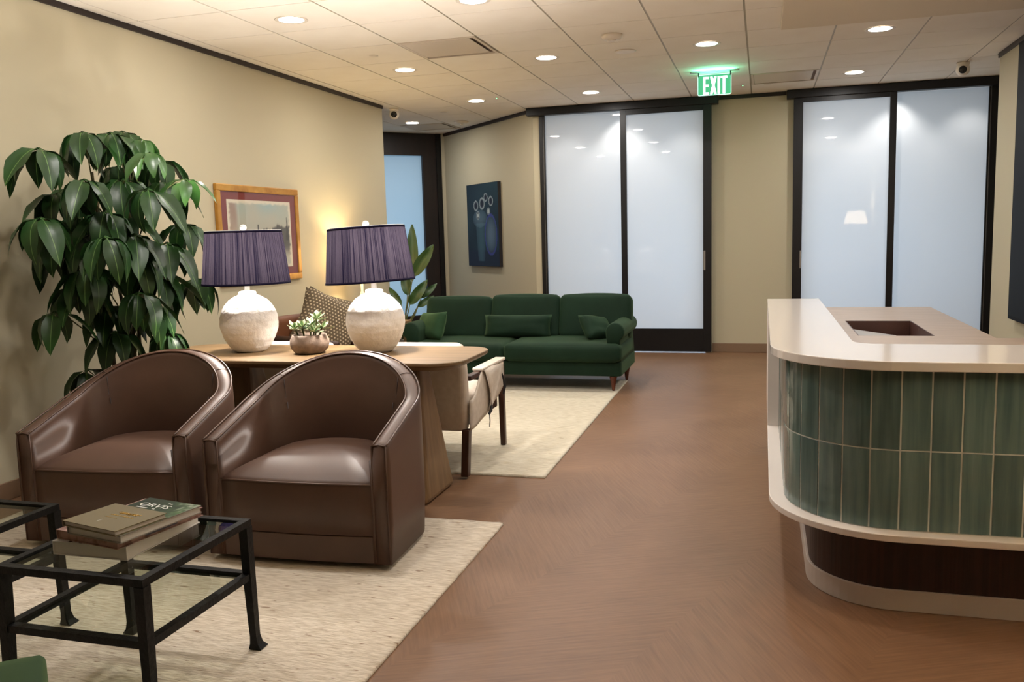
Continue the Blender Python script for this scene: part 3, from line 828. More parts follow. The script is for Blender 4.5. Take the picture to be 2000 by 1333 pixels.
# ================================================================== LEATHER TUB CHAIRS
def tub_chair():
    e = empty('tub_chair')
    HW, YS_, B = .412, .36, .325     # half width, straight side length, back depth
    def path(s):                    # s in 0..1 from front left to front right; returns (x, y, nx, ny, rim)
        Ls, La = YS_, math.pi*.5*(HW+B)
        Lt = 2*Ls + La; d = s*Lt
        if d < Ls: return (-HW, d, -1, 0, .525 + .30*d)
        if d > Lt-Ls:
            y = Lt-d; return (HW, y, 1, 0, .525 + .30*y)
        a = math.pi*(d-Ls)/La
        x, y = -HW*math.cos(a), YS_ + B*math.sin(a)
        nx, ny = -math.cos(a)/HW, math.sin(a)/B; l = math.hypot(nx, ny)
        r = .633 + .177*math.sin(a)**1.15
        r0 = .525+.30*YS_
        return (x, y, nx/l, ny/l, r0 + (.808-r0)*math.sin(a)**1.25)
    N = 72
    rings = []; rim_o, rim_i, top_mid = [], [], []; inner_pts = {}
    for k in range(N+1):
        s = k/N; x, y, nx, ny, h = path(s)
        bk = math.sin(math.pi*min(1, max(0, (s-.22)/.56)))if .22 < s < .78 else 0
        t = .068 + .014*bk
        def pt(off, z): return (x-nx*off, y-ny*off, z)
        ring = [pt(.004,.035), pt(-.004,.20), pt(-.003,h-.10), pt(0,h-.02), pt(.006,h-.005), pt(.016,h+.001), pt(t*.5,h+.005), pt(t-.014,h+.002), pt(t-.004,h-.006), pt(t,h-.022),
                pt(t+.006+.015*bk,h-.10), pt(t+.012+.05*bk,(h+.40)/2), pt(t+.010+.055*bk,.36), pt(t+.01,.035)]
        rings.append(ring)
        rim_o.append(pt(.003,h+.001)); rim_i.append(pt(t-.006,h+.001))
        inner_pts[k] = [pt(t+.001,h-.012), pt(t+.003+.010*bk,h-.07), pt(t+.006+.02*bk,h-.13), pt(t+.0085+.043*bk,(h+.40)/2+.04), pt(t+.009+.051*bk,(h+.40)/2-.05), pt(t+.006+.053*bk,.375)]
    MB().loft(rings).build('shell', MAT['leather'], e, smooth=True)
    sh = [o for o in bpy.data.objects if o.parent == e][0]
    MB().tube([(p[0],p[1],p[2]) for p in rim_o], .0042, 6).build('piping', MAT['seam'], sh, smooth=True)
    MB().tube([(p[0],p[1],p[2]) for p in rim_i], .0042, 6).build('piping', MAT['seam'], sh, smooth=True)
    for side in (0, N):
        x = rings[side][0][0]; sg = -1 if side == 0 else 1
        for off in (.003, .064):
            MB().tube([(x-sg*off, -.001, .04), (x-sg*off, -.001, .30), (x-sg*off, -.001, .524)], .003, 6).build('piping', MAT['seam'], sh, smooth=True)
        MB().tube([(x-sg*.003, -.001, .524), (x-sg*.033, -.001, .529), (x-sg*.064, -.001, .524)], .003, 6).build('piping', MAT['seam'], sh, smooth=True)
    for k in (int(N*.315), int(N*.685)):
        MB().tube(inner_pts[k], .0022, 6).build('back_seam', MAT['seamd'], sh, smooth=True)
        a, b = rim_o[k], rim_i[k]
        MB().tube([a, ((a[0]+b[0])/2, (a[1]+b[1])/2, a[2]+.0045), b], .0018, 6).build('rim_seam', MAT['seamd'], sh, smooth=True)
    # seat: plan of the inner hollow
    plan = []
    for k in range(N+1):
        x, y, nx, ny, h = path(k/N)
        plan.append((x-nx*.078, max(y-ny*.078, .0)))
    def ring(sc, z, fy=0.0):
        cx, cy = 0, .36
        return [(cx+(x-cx)*sc, cy+(y-cy)*sc + (fy if y < .02 else 0), z) for x, y in plan]
    def bowed(r, amt): return [(x, y - amt*(1-(x/.335)**2) if y < .08 else y, z) for x, y, z in r]
    # front edge subdivided so that it can bow forward
    fr = [(plan[-1][0] + (plan[0][0]-plan[-1][0])*k/8, 0.0) for k in range(1, 8)]
    plan += fr
    mb = MB()
    mb.loft([bowed(ring(1,.152),.016), bowed(ring(1.0,.25),.02), bowed(ring(1.0,.352),.02), bowed(ring(.985,.366),.018), bowed(ring(.955,.377),.012), bowed(ring(.85,.40),0), ring(.65,.425), ring(.4,.438), ring(.15,.443), ring(.02,.443)], cap0=True)
    st = mb.build('seat', MAT['leather'], e, smooth=True)
    edge = [p for p in bowed(ring(.992,.364),.020)[N+1:]]
    edge = [(plan[N][0], -.002, .364)] + edge + [(plan[0][0], -.002, .364)]
    MB().tube(edge, .0036, 6).build('piping', MAT['seam'], st, smooth=True)
    MB().loft([bowed(ring(1.0,.036),.012), bowed(ring(1.0,.148),.016)]).build('front_band', MAT['leather'], e, smooth=False, bevel=.003)
    MB().lathe([(.28,.0135),(.28,.034)], 32, (0,.38,0)).build('swivel_base', MAT['black'], e)
    return e
ch = tub_chair(); ch.location = (-1.831, 3.042, 0); ch.rotation_euler = (0,0,math.radians(2.5))
tag(ch, 'brown leather tub chair in front of the right lamp, nearer the aisle', 'armchair', 'brown leather tub chairs')
c2 = copy_tree(ch); c2.location = (-2.768, 3.035, 0); c2.rotation_euler = (0,0,math.radians(6.4))
tag(c2, 'brown leather tub chair beside the left wall, in front of the leafy plant', 'armchair', 'brown leather tub chairs')

# ================================================================== COFFEE TABLES
def coffee_table():
    e = empty('coffee_table')
    W, D_, Hh, b = .50, .515, .45, .026
    def frame(z0, z1, name, lip):
        mb = MB()
        mb.box(-W/2, W/2, -D_/2, -D_/2+b, z0, z1).box(-W/2, W/2, D_/2-b, D_/2, z0, z1)
        mb.box(-W/2, -W/2+b, -D_/2+b, D_/2-b, z0, z1).box(W/2-b, W/2, -D_/2+b, D_/2-b, z0, z1)
        return mb.build(name, MAT['blackmetal'], e)
    frame(Hh-.022, Hh, 'top_frame', 0); frame(.252, .274, 'shelf_frame', 0)
    MB().box(-W/2+b+.0005, W/2-b-.0005, -D_/2+b+.0005, D_/2-b-.0005, Hh-.012, Hh-.005).build('glass_top', MAT['glass'], e)
    MB().box(-W/2+b+.0005, W/2-b-.0005, -D_/2+b+.0005, D_/2-b-.0005, .260, .266).build('glass_shelf', MAT['glass'], e)
    for sx in (-1, 1):
        for sy in (-1, 1):
            cx, cy = sx*(W/2-.014), sy*(D_/2-.014); rg = []
            for z, h, o in ((Hh-.0225,.0155,0),(.25,.0145,.002),(.09,.0125,.005),(.055,.012,.006),(.03,.015,.008),(.0145,.022,.012),(.0135,.022,.012)):
                rg.append([(cx+sx*o+a*h, cy+sy*o+c*h, z) for a, c in ((-1,-1),(1,-1),(1,1),(-1,1))])
            MB().loft(rg[::-1]).build('leg', MAT['blackmetal'], e)
    return e
ct = coffee_table(); ct.location = (-1.838, 2.105, 0)
tag(ct, 'black iron coffee table with two glass shelves, holding the stack of books', 'coffee table', 'black iron and glass coffee tables')
ct2 = copy_tree(ct); ct2.location = (-2.61, 2.115, 0)
tag(ct2, 'black iron coffee table with glass top at the left edge, without books', 'coffee table', 'black iron and glass coffee tables')

# ================================================================== BOOKS
def book(x, y, z, w_, d_, t, rz, cover, pages, label, extra=None):
    e = empty('book', (x, y, z), math.radians(rz)); tag(e, label, 'book', 'coffee table books')
    c = .0022
    MB().box(-w_/2, w_/2, -d_/2, d_/2, 0, c).build('back_cover', cover, e)
    MB().box(-w_/2+.003, w_/2-.004, -d_/2+.004, d_/2-.004, c, t-c).build('pages', pages, e)
    MB().box(-w_/2, w_/2, -d_/2, d_/2, t-c, t).build('front_cover', cover, e)
    MB().box(-w_/2, -w_/2+.0028, -d_/2, d_/2, c, t-c).build('spine', cover, e)
    if extra: extra(e, w_, d_, t)
    return e
def ex_white(e, w_, d_, t):
    for x in (-.075, -.035): MB().box(x, x+.012, -d_/2, -d_/2+.14, t, t+.0004).build('printed_stripe', MAT['inkdark'], e)
book(-1.868, 2.137, .4456, .258, .337, .041, .3, MAT['bookwhite'], MAT['ivory'], 'thick white book at the bottom of the stack', ex_white)
def ex_pink(e, w_, d_, t):
    MB().box(w_/2-.0038, w_/2-.0032, -.06, .06, .006, .02).build('printed_band', MAT['spineblue'], e)
book(-1.845, 2.125, .4870, .256, .322, .027, -10, MAT['pinkpaper'], MAT['pinkpaper'], 'pink toned photo book second from the bottom', ex_pink)
def ex_orvis(e, w_, d_, t):
    def fn(u, v):
        g = .5+.5*nz(u*7, v*9, 5)+.35*nz(u*22, v*25, 1)
        c = mixc((22,34,22), (78,108,66), g*sstep(.2,1,u)+.15)
        c = mixc(c, (150,160,140), sstep(.9,1.1,v*.6+u*.5+.25*nz(u*15, v*15)))
        if v < .3: c = mixc(c, (170,140,130), sstep(.3,.1,v)*(.5+.5*nz(u*20, v*20)))
        return c
    painted_grid('cover_photo', w_-.002, d_-.002, 40, 50, fn, e, loc=(-w_/2+.001, -d_/2+.001, t+.0004), rot=(math.radians(-90),0,0))
    tm = text_mesh('ORVIS', .040, MAT['print'], 'title'); o = put('title', tm, e, loc=(-.022, .088, t+.001)); o.scale = (1.15,1,1)
    tm = text_mesh('THE', .012, MAT['print'], 'title'); put('title', tm, e, loc=(.012, .118, t+.001))
    for k, (x, y, l) in enumerate(((-.05,.064,.05),(.0,.064,.012),(.05,.045,.03))):
        mb = MB(); m_ = int(l/.006)
        for q in range(m_): mb.box(x-l/2+q*.006, x-l/2+q*.006+.0042, y-.003, y+.003, t+.0006, t+.001)
        mb.build('subtitle', MAT['print'], e)
book(-1.797, 2.088, .5145, .224, .296, .0225, -10.5, MAT['spinegrey'], MAT['ivory'], 'green covered photo book with ORVIS in white capitals', ex_orvis)
def ex_olive(e, w_, d_, t):
    rnd = random.Random(3)
    for k in range(7):
        x = .018+.012*(k-3); pts = [(x-.006+.004*q+.002*math.sin(q*2+k), .032+.007*math.sin(q*1.6+k*1.3), t+.0008) for q in range(6)]
        MB().tube(pts, .0009, 5).build('gold_lettering', MAT['goldprint'], e)
    for k in range(9):
        MB().box(-.03+.011*k, -.03+.011*k+.006, .008, .014, t, t+.0006).build('gold_lettering', MAT['goldprint'], e)
    MB().box(-.035, .02, -.010, -.0085, t, t+.0005).build('rule', MAT['goldprint'], e)
    MB().box(-.015, -.0135, -.05, -.03, t, t+.0005).build('rule', MAT['print'], e)
book(-1.817, 2.025, .5375, .231, .175, .0155, -12.6, MAT['bookolive'], MAT['ivory'], 'olive hardback with gold lettering on top of the stack', ex_olive)

# green velvet seat whose corner reaches into the picture
gv = empty('velvet_ottoman', (-1.292, .785, 0), math.radians(41)); tag(gv, 'green velvet seat whose corner shows at the lower left of the picture', 'ottoman')
cushion(.60, .60, .16, .018, .012, 12).build('seat_cushion', MAT['pillowgreen'], gv, smooth=True, loc=(0,0,.525))
cushion(.57, .57, .24, .03, .0, 8).build('seat_base', MAT['pillowgreen'], gv, smooth=True, loc=(0,0,.31))
for sx in (-1, 1):
    for sy in (-1, 1): MB().lathe([(.014,.0145),(.024,.20)], 14, (sx*.22, sy*.22, 0)).build('leg', MAT['legwood'], gv, smooth=True)

# ================================================================== CONSOLE TABLE
TZ = .75
tb = empty('console_table', (0,0,0)); tag(tb, 'light oak console table with slab legs behind the leather chairs', 'table')
tx0, tx1, ty0, ty1 = -3.20, -1.37, 3.745, 4.375
pr = [(0.045, TZ-.042), (0.010, TZ-.024), (0.0, TZ-.014), (0.0, TZ-.003), (.003, TZ)]
rings = []
for off, z in pr: rings.append([(x, y, z) for x, y in rrect(tx0+off, tx1-off, ty0+off, ty1-off, .15-off*.5, 8)])
MB().loft(rings).build('tabletop', MAT['oak'], tb)
for cx, sg in ((-1.76, 1), (-2.74, -1)):
    b = [(cx-.16, 3.90), (cx+.16, 3.90), (cx+.16, 4.305), (cx-.16, 4.305)]
    t_ = [(cx-.10, 4.00), (cx+.10, 4.00), (cx+.10, 4.14), (cx-.10, 4.14)]
    MB().loft([[(x, y, .0005) for x, y in b], [(x, y, TZ-.0425) for x, y in t_]]).build('leg', MAT['oakleg'], tb, bevel=.03, seg=3)

# ================================================================== TABLE LAMPS
def table_lamp(x, y, z, label, tilt=0.0):
    e = empty('table_lamp', (x, y, z)); tag(e, label, 'lamp', 'navy shaded table lamps')
    prof = [(.001,.0005),(.085,.0005),(.102,.006),(.128,.03),(.157,.07),(.176,.115),(.183,.15),(.181,.185),(.170,.22),(.148,.252),(.118,.28),(.085,.298),(.062,.306),(.055,.310),(.053,.325),(.030,.330),(.0005,.331)]
    # resample and roughen the hand-plastered ball
    dense = []
    for k in range(len(prof)-1):
        for q in range(4 if 2 <= k <= 10 else 1):
            t_ = q/(4 if 2 <= k <= 10 else 1); dense.append((prof[k][0]*(1-t_)+prof[k+1][0]*t_, prof[k][1]*(1-t_)+prof[k+1][1]*t_))
    dense.append(prof[-1]); n = 72; rings = []
    for r, zz in dense:
        ring = []
        for i in range(n):
            a = 2*math.pi*i/n; ca, sa = math.cos(a), math.sin(a)
            d = 0.0
            if r > .09:
                p = Vector((ca*r*26, sa*r*26, zz*34+x*7)); d = .0022*noise.noise(p) + .0016*noise.noise(p*2.3) + .0008*noise.noise(p*4.7)
            ring.append(((r+d)*ca, (r+d)*sa, zz))
        rings.append(ring)
    MB().loft([[(px_*.845, py_*.845, pz_) for px_, py_, pz_ in rg_] for rg_ in rings]).build('lamp_base', MAT['plaster'], e, smooth=True)
    MB().lathe([(.014,.331),(.014,.40),(.019,.405),(.019,.44),(.001,.441)], 20).build('stem', MAT['whiteenamel'], e, smooth=True)
    hp = empty('shade_pivot'); bpy.data.objects.remove(hp)
    zb, zt, rb, rt = .366, .652, .231, .199
    pl = MB(); nseg = 360
    rnd = random.Random(int(x*100))
    wob = [.0016*rnd.random() for _ in range(nseg)]
    def ringr(r, zz): return [((r+wob[i])*math.cos(2*math.pi*i/nseg), (r+wob[i])*math.sin(2*math.pi*i/nseg), zz) for i in range(nseg)]
    pl.loft([ringr(rb+(rt-rb)*k/6, zb+(zt-zb)*k/6) for k in range(7)], False, False)
    sh = pl.build('lamp_shade', MAT['navyshade'], e)
    for r, z0, dz in ((rb, zb, .011), (rt, zt-.011, .011)):
        r2 = r + (rt-rb)/(zt-zb)*dz
        MB().lathe([(r-.001,z0),(r+.0035,z0),(r2+.0035,z0+dz),(r2-.001,z0+dz)], 96, cap0=False, cap1=False).build('shade_band', MAT['navyband'], sh, smooth=True)
    MB().lathe([(rt-.002,zt-.012),(rt-.002,zt+.002),(rt-.006,zt+.002),(rt-.006,zt-.012)], 96, cap0=False, cap1=False).build('top_ring', MAT['whiteenamel'], sh, smooth=True)
    for a in (.3, .3+2*math.pi/3, .3+4*math.pi/3):
        MB().tube([(0,0,zt-.004), (rt*math.cos(a), rt*math.sin(a), zt-.004)], .0022, 6).build('spider_arm', MAT['whiteenamel'], sh)
    n2 = 10; pf = [(.018*math.sin(math.pi*k/n2)+.0005, -.016*math.cos(math.pi*k/n2)) for k in range(n2+1)]
    MB().lathe([(.004,zt-.006),(.004,zt+.008)], 10).build('finial_post', MAT['whiteenamel'], sh)
    MB().lathe(pf, 18, (0,0,zt+.018)).build('finial', MAT['whiteenamel'], sh, smooth=True)
    sh.rotation_euler = (0, math.radians(tilt), 0)
    MB().lathe([(.014,.44),(.018,.50),(.030,.535),(.032,.555),(.022,.58),(.001,.585)], 16).build('bulb', emis('bulb_glow', (1,.8,.55,1), 14), e, smooth=True)
    light('bulb_light', 'POINT', (0, 0, .535), P_LAMP, LAMPC, parent=e, shadow_soft_size=.05)
    return e
table_lamp(-2.684, 4.10, TZ, 'white plaster ball lamp with navy pleated shade on the console table, beside the plant')
table_lamp(-1.957, 4.15, TZ, 'white plaster ball lamp with tilted navy shade at the aisle end of the console', -2.6)

# ================================================================== SUCCULENT BOWL
pb = empty('succulent_bowl', (-2.295, 4.05, TZ)); tag(pb, 'grey concrete bowl with variegated succulent between the two lamps', 'potted plant')
MB().lathe([(.001,.0005),(.062,.0005),(.078,.006),(.095,.025),(.103,.05),(.102,.07),(.093,.09),(.088,.1),(.083,.1),(.088,.07),(.08,.06)], 40, cap1=False).build('bowl', MAT['concrete'], pb, smooth=True)
MB().lathe([(.088,.082),(.05,.088),(.001,.09)], 24, cap0=False).build('soil', MAT['soil'], pb)
def succ_leaf(L, W_, curl):
    mb = MB(); nu, nv = 4, 6
    def fn(a, b):
        u = a*2-1; wv = math.sin(math.pi*min(1, b*.9+.06))**.8*(1-b*.25)
        if b >= .999: wv = .03
        return (b*L*math.cos(curl*b*.6), u*W_/2*wv, L*.28*b*b*curl + abs(u)*wv*W_*.16)
    mb.grid(fn, nu, nv); me = mb.mesh('leaf', MAT['variegated'], True)
    ca = me.color_attributes.new('Col', 'FLOAT_COLOR', 'POINT')
    for j in range(nv+1):
        for i in range(nu+1):
            u = abs(i/nu*2-1); t_ = sstep(.4, .75, u + .25*(j/nv > .9))
            ca.data[j*(nu+1)+i].color = srgb(*mixc((92,126,78), (226,226,196), t_))
    return me
sl = [succ_leaf(.072,.036,.8), succ_leaf(.062,.034,1.0), succ_leaf(.066,.032,.4)]
rnd = random.Random(11)
for (rx, ry, rz_, nl) in ((-.065,-.035,.135,12), (-.015,-.045,.145,12), (.0,.02,.15,10), (-.06,.03,.13,9), (.055,-.01,.19,9), (.055,-.045,.125,9), (.08,.0,.14,6)):
    st = MB().tube([(rx*.7, ry*.7, .085), (rx, ry, rz_)], [.005,.004], 6).build('succulent_stem', MAT['petiole'], pb)
    for k in range(nl):
        a = k*2.4 + rnd.random()*.3; t_ = k/nl
        o = put('leaf', sl[k % 3], st, loc=(rx, ry, rz_-.012+.012*t_))
        o.rotation_euler = (rnd.uniform(-.2,.2), -(-.05+1.0*t_), a); sc = rnd.uniform(.85,1.1)*(1-.3*t_); o.scale = (sc, sc, sc)

# ================================================================== BIG LEAFY PLANT
bp_ = empty('umbrella_plant', (-3.5, 4.12, 0)); tag(bp_, 'tall glossy umbrella plant by the left wall, behind the leather chair', 'potted plant')
MB().lathe([(.12,.0005),(.15,.01),(.175,.36),(.185,.37),(.185,.385),(.17,.385),(.168,.34)], 36, cap1=False).build('planter', MAT['planter'], bp_, smooth=True)
MB().lathe([(.168,.345),(.001,.35)], 24, cap0=False).build('soil', MAT['soil'], bp_)
trunks = []
for (x0, y0, x1, y1, zt) in ((-.05,-.05,-.06,-.1,1.75), (.03,-.03,.12,-.02,1.80), (.0,.05,.10,.06,1.70), (.05,.02,.02,-.12,1.5)):
    pts = []
    for k in range(9):
        t_ = k/8; pts.append((x0+(x1-x0)*t_+.012*nz(t_*3, x0*40), y0+(y1-y0)*t_+.012*nz(t_*3, y0*40+9), .34+(zt-.34)*t_))
    MB().tube(pts, [.014-.008*k/8 for k in range(9)], 8).build('trunk', MAT['stem'], bp_, smooth=True); trunks.append(pts)
def leaflet(L, W_, droop, nu=4, nv=8):
    mb = MB()
    ang0 = math.radians(-8); pos = [(0.0, 0.0)]; a = ang0
    st = .18
    for k in range(nv):
        pos.append((pos[-1][0]+L/nv*math.cos(a), pos[-1][1]+L/nv*math.sin(a))); a -= droop/nv*(1.6 if k < 3 else .75)
    def fn(u_, b):
        u = u_*2-1; k = round(b*nv); x, z = pos[k]
        if b < .12: wv = .10
        else:
            q = (b-.12)/.88; wv = (math.sin(math.pi*q**.84))**.92 + .015
        wav = .006*math.sin(b*15+u*2)*abs(u)
        return (x, u*W_/2*wv, z + abs(u)**1.3*W_*.20*wv - .3*W_*.2*wv + wav)
    mb.grid(fn, nu, nv); return mb
lf = [leaflet(.30,.104,1.25), leaflet(.28,.098,1.6), leaflet(.32,.106,.95), leaflet(.25,.094,1.4)]
lm = [m.mesh('leaflet', MAT['leaf'], True) for m in lf]
lmn = [m.mesh('leaflet', MAT['leafnew'], True) for m in lf]
clusters = [(-3.52,3.62,1.84),(-3.45,3.85,1.94),(-3.40,4.00,1.95),(-3.53,4.25,1.99),(-3.29,4.10,1.92),(-3.08,3.90,1.82),(-3.37,4.35,1.83),(-3.33,3.70,1.68),(-3.54,4.20,1.79),(-3.07,3.85,1.63),(-3.31,4.30,1.70),(-3.10,4.20,1.70),(-3.66,3.95,1.66),(-3.48,3.55,1.49),(-3.57,3.90,1.50),(-3.19,3.65,1.39),(-3.45,4.10,1.51),(-3.20,3.88,1.40),(-3.24,4.35,1.46),(-3.48,4.20,1.28),(-3.36,3.70,1.23),(-3.18,3.85,1.09),(-3.24,4.10,1.17),(-3.20,4.36,1.14),(-3.52,3.62,1.01),(-3.52,4.00,1.01),(-3.29,4.10,1.00),(-3.22,4.10,0.85),(-3.44,3.95,0.87),(-3.62,3.92,0.66),(-3.60,3.75,1.38),(-3.42,3.80,1.40),(-3.25,3.95,1.28),(-3.50,3.80,1.14),(-3.30,3.80,1.52),(-3.25,4.2,1.35),(-3.35,4.0,1.70),(-3.55,3.75,1.62)]
rnd = random.Random(21)
for ci, (cx, cy, cz) in enumerate(clusters):
    loc = Vector((cx+3.5, cy-4.12, cz))
    best = None
    for pts in trunks:
        for p in pts:
            p = Vector(p); d = (p - loc)
            want = loc.z - .30
            sc = abs(p.z-want)*1.2 + math.hypot(d.x, d.y)
            if best is None or sc < best[0]: best = (sc, p)
    p0 = best[1]; mid = (p0+loc)/2 + Vector((0,0,.04))
    pet = MB().tube([p0, p0*.5+mid*.5+Vector((0,0,.01)), mid, mid*.45+loc*.55+Vector((0,0,.015)), loc], [.0042,.004,.0035,.003,.003], 6).build('leaf_stalk', MAT['petiole'], bp_, smooth=True)
    young = ci in (4, 5, 11) 
    nl = 5 if ci in (11, 29, 24) else 8
    ph = rnd.random()*6.28; out = math.atan2(loc.y-p0.y, loc.x-p0.x)
    for k in range(nl):
        a = ph + 2*math.pi*k/nl + rnd.uniform(-.12,.12)
        o = put('leaflet', (lmn if young else lm)[rnd.randrange(4)], pet, loc=loc)
        # keep the leaves off the wall: those pointing at it hang steeper
        toward = -math.cos(a); reach = .27*max(0, toward)
        dist = (cx - XL)
        pitch = rnd.uniform(.0, .28)
        sc = rnd.uniform(.85, 1.08)*(.72 if young else 1)*(.9 if ci == 24 else 1)
        if reach > dist-.04: sc *= max(.45, (dist-.03)/max(reach, .01)); pitch += .25
        o.rotation_euler = (rnd.uniform(-.15,.15), pitch, a); o.scale = (sc, sc, sc)

# ================================================================== LINEN CHAIRS BEHIND THE CONSOLE
def linen_chair():
    e = empty('linen_chair')   # origin: floor, centre of back legs; faces +y
    W = .335
    # back cushion wrapped in linen
    rg = []
    for z, y0, y1, wx in ((.262,.02,.085,.31),(.275,.012,.095,.328),(.40,.0,.10,W),(.60,-.012,.085,W),(.72,-.02,.07,W-.002),(.747,-.014,.06,W-.016),(.757,.0,.045,W-.04)):
        rg.append([(x, y, z) for x, y in rrect(-wx, wx, y0, y1, min(.035, (y1-y0)*.48), 4)])
    MB().loft(rg).build('backrest', MAT['linen'], e, smooth=True)
    cushion(.58, .58, .12, .04, .02, 10).build('seat', MAT['linen'], e, smooth=True, loc=(0,.385,.385))
    MB().box(-.30,.30,.09,.70,.27,.325).build('seat_frame', MAT['walnut'], e)
    for sx in (-1, 1):
        x = sx*.325
        MB().loft([[(x+a*.021, -.005+b*.024, .0135) for a, b in ((-1,-1),(1,-1),(1,1),(-1,1))], [(x+a*.021, .04+b*.026, .27) for a, b in ((-1,-1),(1,-1),(1,1),(-1,1))]]).build('leg', MAT['walnut'], e, bevel=.004)
        MB().loft([[(x+a*.016, .735+b*.018, .0135) for a, b in ((-1,-1),(1,-1),(1,1),(-1,1))], [(x+a*.019, .715+b*.022, .568) for a, b in ((-1,-1),(1,-1),(1,1),(-1,1))]]).build('leg', MAT['walnut'], e, bevel=.004)
        MB().box(x-.02, x+.02, .08, .70, .535, .565).build('arm_rail', MAT['walnut'], e, bevel=.006)
        # fabric side hanging from the arm rail, slack bottom edge
        def side(u, v, x=x, sx=sx):
            y = .03 + u*.66; zt = .575 - .004*math.sin(u*9) - .14*(1-sstep(.05,.42,u)); zb = .265 + .02*u + .13*u*u
            return (x + sx*(.024 + .012*math.sin(v*math.pi)*math.sin(u*math.pi) + .003*math.sin(u*16)), y, zb+(zt-zb)*v)
        o = MB().grid(side, 14, 8).build('side_panel', MAT['linen'], e, smooth=True)
        s_ = o.modifiers.new('thick', 'SOLIDIFY'); s_.thickness = .006; s_.offset = 0
        # folded triangular flap over the rail
        def flap(u, v, x=x, sx=sx):
            top0, top1 = Vector((0,.26,.582)), Vector((0,.70,.578)); apex = Vector((0,.33,.315))
            p = top0.lerp(top1, u).lerp(apex, v)
            return (x + sx*(.040 + .010*math.sin(u*5+v*2) + .012*v*(1-v)*4 - .02*(v < .02)), p.y, p.z)
        o = MB().grid(flap, 10, 10).build('arm_flap', MAT['linen'], e, smooth=True)
        s_ = o.modifiers.new('thick', 'SOLIDIFY'); s_.thickness = .005; s_.offset = 0
        MB().box(x-.03, x+sx*.02+.02, .25, .70, .566, .584).build('arm_cover', MAT['linen'], e, bevel=.007)
        xs_ = x+sx*.052
        MB().tube([(xs_,.335,.40),(xs_+sx*.004,.33,.355),(xs_+sx*.006,.315,.325),(xs_,.29,.305)], [.005,.006,.009,.007], 6).build('tie_strap', MAT['strap'], e)
        MB().tube([(xs_,.30,.315),(xs_+sx*.01,.275,.27),(xs_+sx*.01,.265,.235)], .003, 6).build('tie_strap', MAT['strap'], e)
        MB().tube([(xs_-sx*.01,.60,.50),(xs_-sx*.006,.62,.46),(xs_,.625,.41),(xs_-sx*.004,.60,.365)], [.004,.007,.010,.006], 6).build('tie_strap', MAT['strap'], e)
    return e
lc = linen_chair(); lc.location = (-1.905, 4.425, 0); tag(lc, 'beige linen chair with folded arm flap behind the aisle end of the console', 'armchair', 'beige linen chairs')
l2 = copy_tree(lc); l2.location = (-2.70, 4.43, 0); tag(l2, 'beige linen chair behind the succulent bowl and the left lamp', 'armchair', 'beige linen chairs')

# ================================================================== WOODEN ARMCHAIR BY THE LEFT WALL
wa = empty('wooden_armchair', (-3.20, 5.92, 0), math.radians(-96)); tag(wa, 'dark wooden armchair with leather back standing by the left wall under the framed landscape', 'armchair')
# local: faces -... the chair's back is local -y side after rotation; +y faces the room (+x)
for sx in (-1, 1):
    x = sx*.31
    MB().loft([[(x+a*.02, -.30+b*.022, .0135) for a, b in ((-1,-1),(1,-1),(1,1),(-1,1))], [(x+a*.02, -.34+b*.022, .72) for a, b in ((-1,-1),(1,-1),(1,1),(-1,1))]]).build('leg', MAT['walnut'], wa, bevel=.004)
    MB().loft([[(x+a*.018, .30+b*.02, .0135) for a, b in ((-1,-1),(1,-1),(1,1),(-1,1))], [(x+a*.02, .27+b*.022, .585) for a, b in ((-1,-1),(1,-1),(1,1),(-1,1))]]).build('leg', MAT['walnut'], wa, bevel=.004)
    MB().tube([(x,-.33,.63),(x,-.1,.62),(x,.15,.605),(x,.30,.59)], [.02,.022,.024,.022], 8).build('armrest', MAT['walnut'], wa, smooth=True)
    MB().box(x-.015, x+.015, -.30, .28, .50, .535).build('side_rail', MAT['walnut'], wa, bevel=.006)
    MB().box(x-.015, x+.015, -.30, .28, .30, .345).build('side_rail', MAT['walnut'], wa, bevel=.006)
def bk(u, v):
    x = -.29 + u*.58; z = .40 + v*.36; return (x, -.33 - .07*(1-(2*u-1)**2) - .03*v, z)
o = MB().grid(bk, 12, 6).build('backrest', MAT['tanleather'], wa, smooth=True); s_ = o.modifiers.new('thick','SOLIDIFY'); s_.thickness = .035
cushion(.58, .56, .11, .045, .02, 10).build('seat', MAT['tanleather'], wa, smooth=True, loc=(0,-.02,.395))
pw = pillow(.48, .46, .17, dent=.07, seedv=1).build('pillow', MAT['dots'], None, smooth=True, loc=(-3.30, 5.92, .49), rot=(math.radians(-16), math.radians(28), math.radians(36)))
tag(pw, 'brown dotted pillow with pointed corners sitting upright on the wooden armchair', 'pillow', 'brown dotted pillows')
pw = pillow(.44, .44, .14, dent=.06, seedv=4).build('pillow', MAT['dots'], None, smooth=True, loc=(-3.37, 6.10, .50), rot=(math.radians(-14), math.radians(20), math.radians(40)))
tag(pw, 'brown dotted pillow behind the other, only its peak showing above', 'pillow', 'brown dotted pillows')

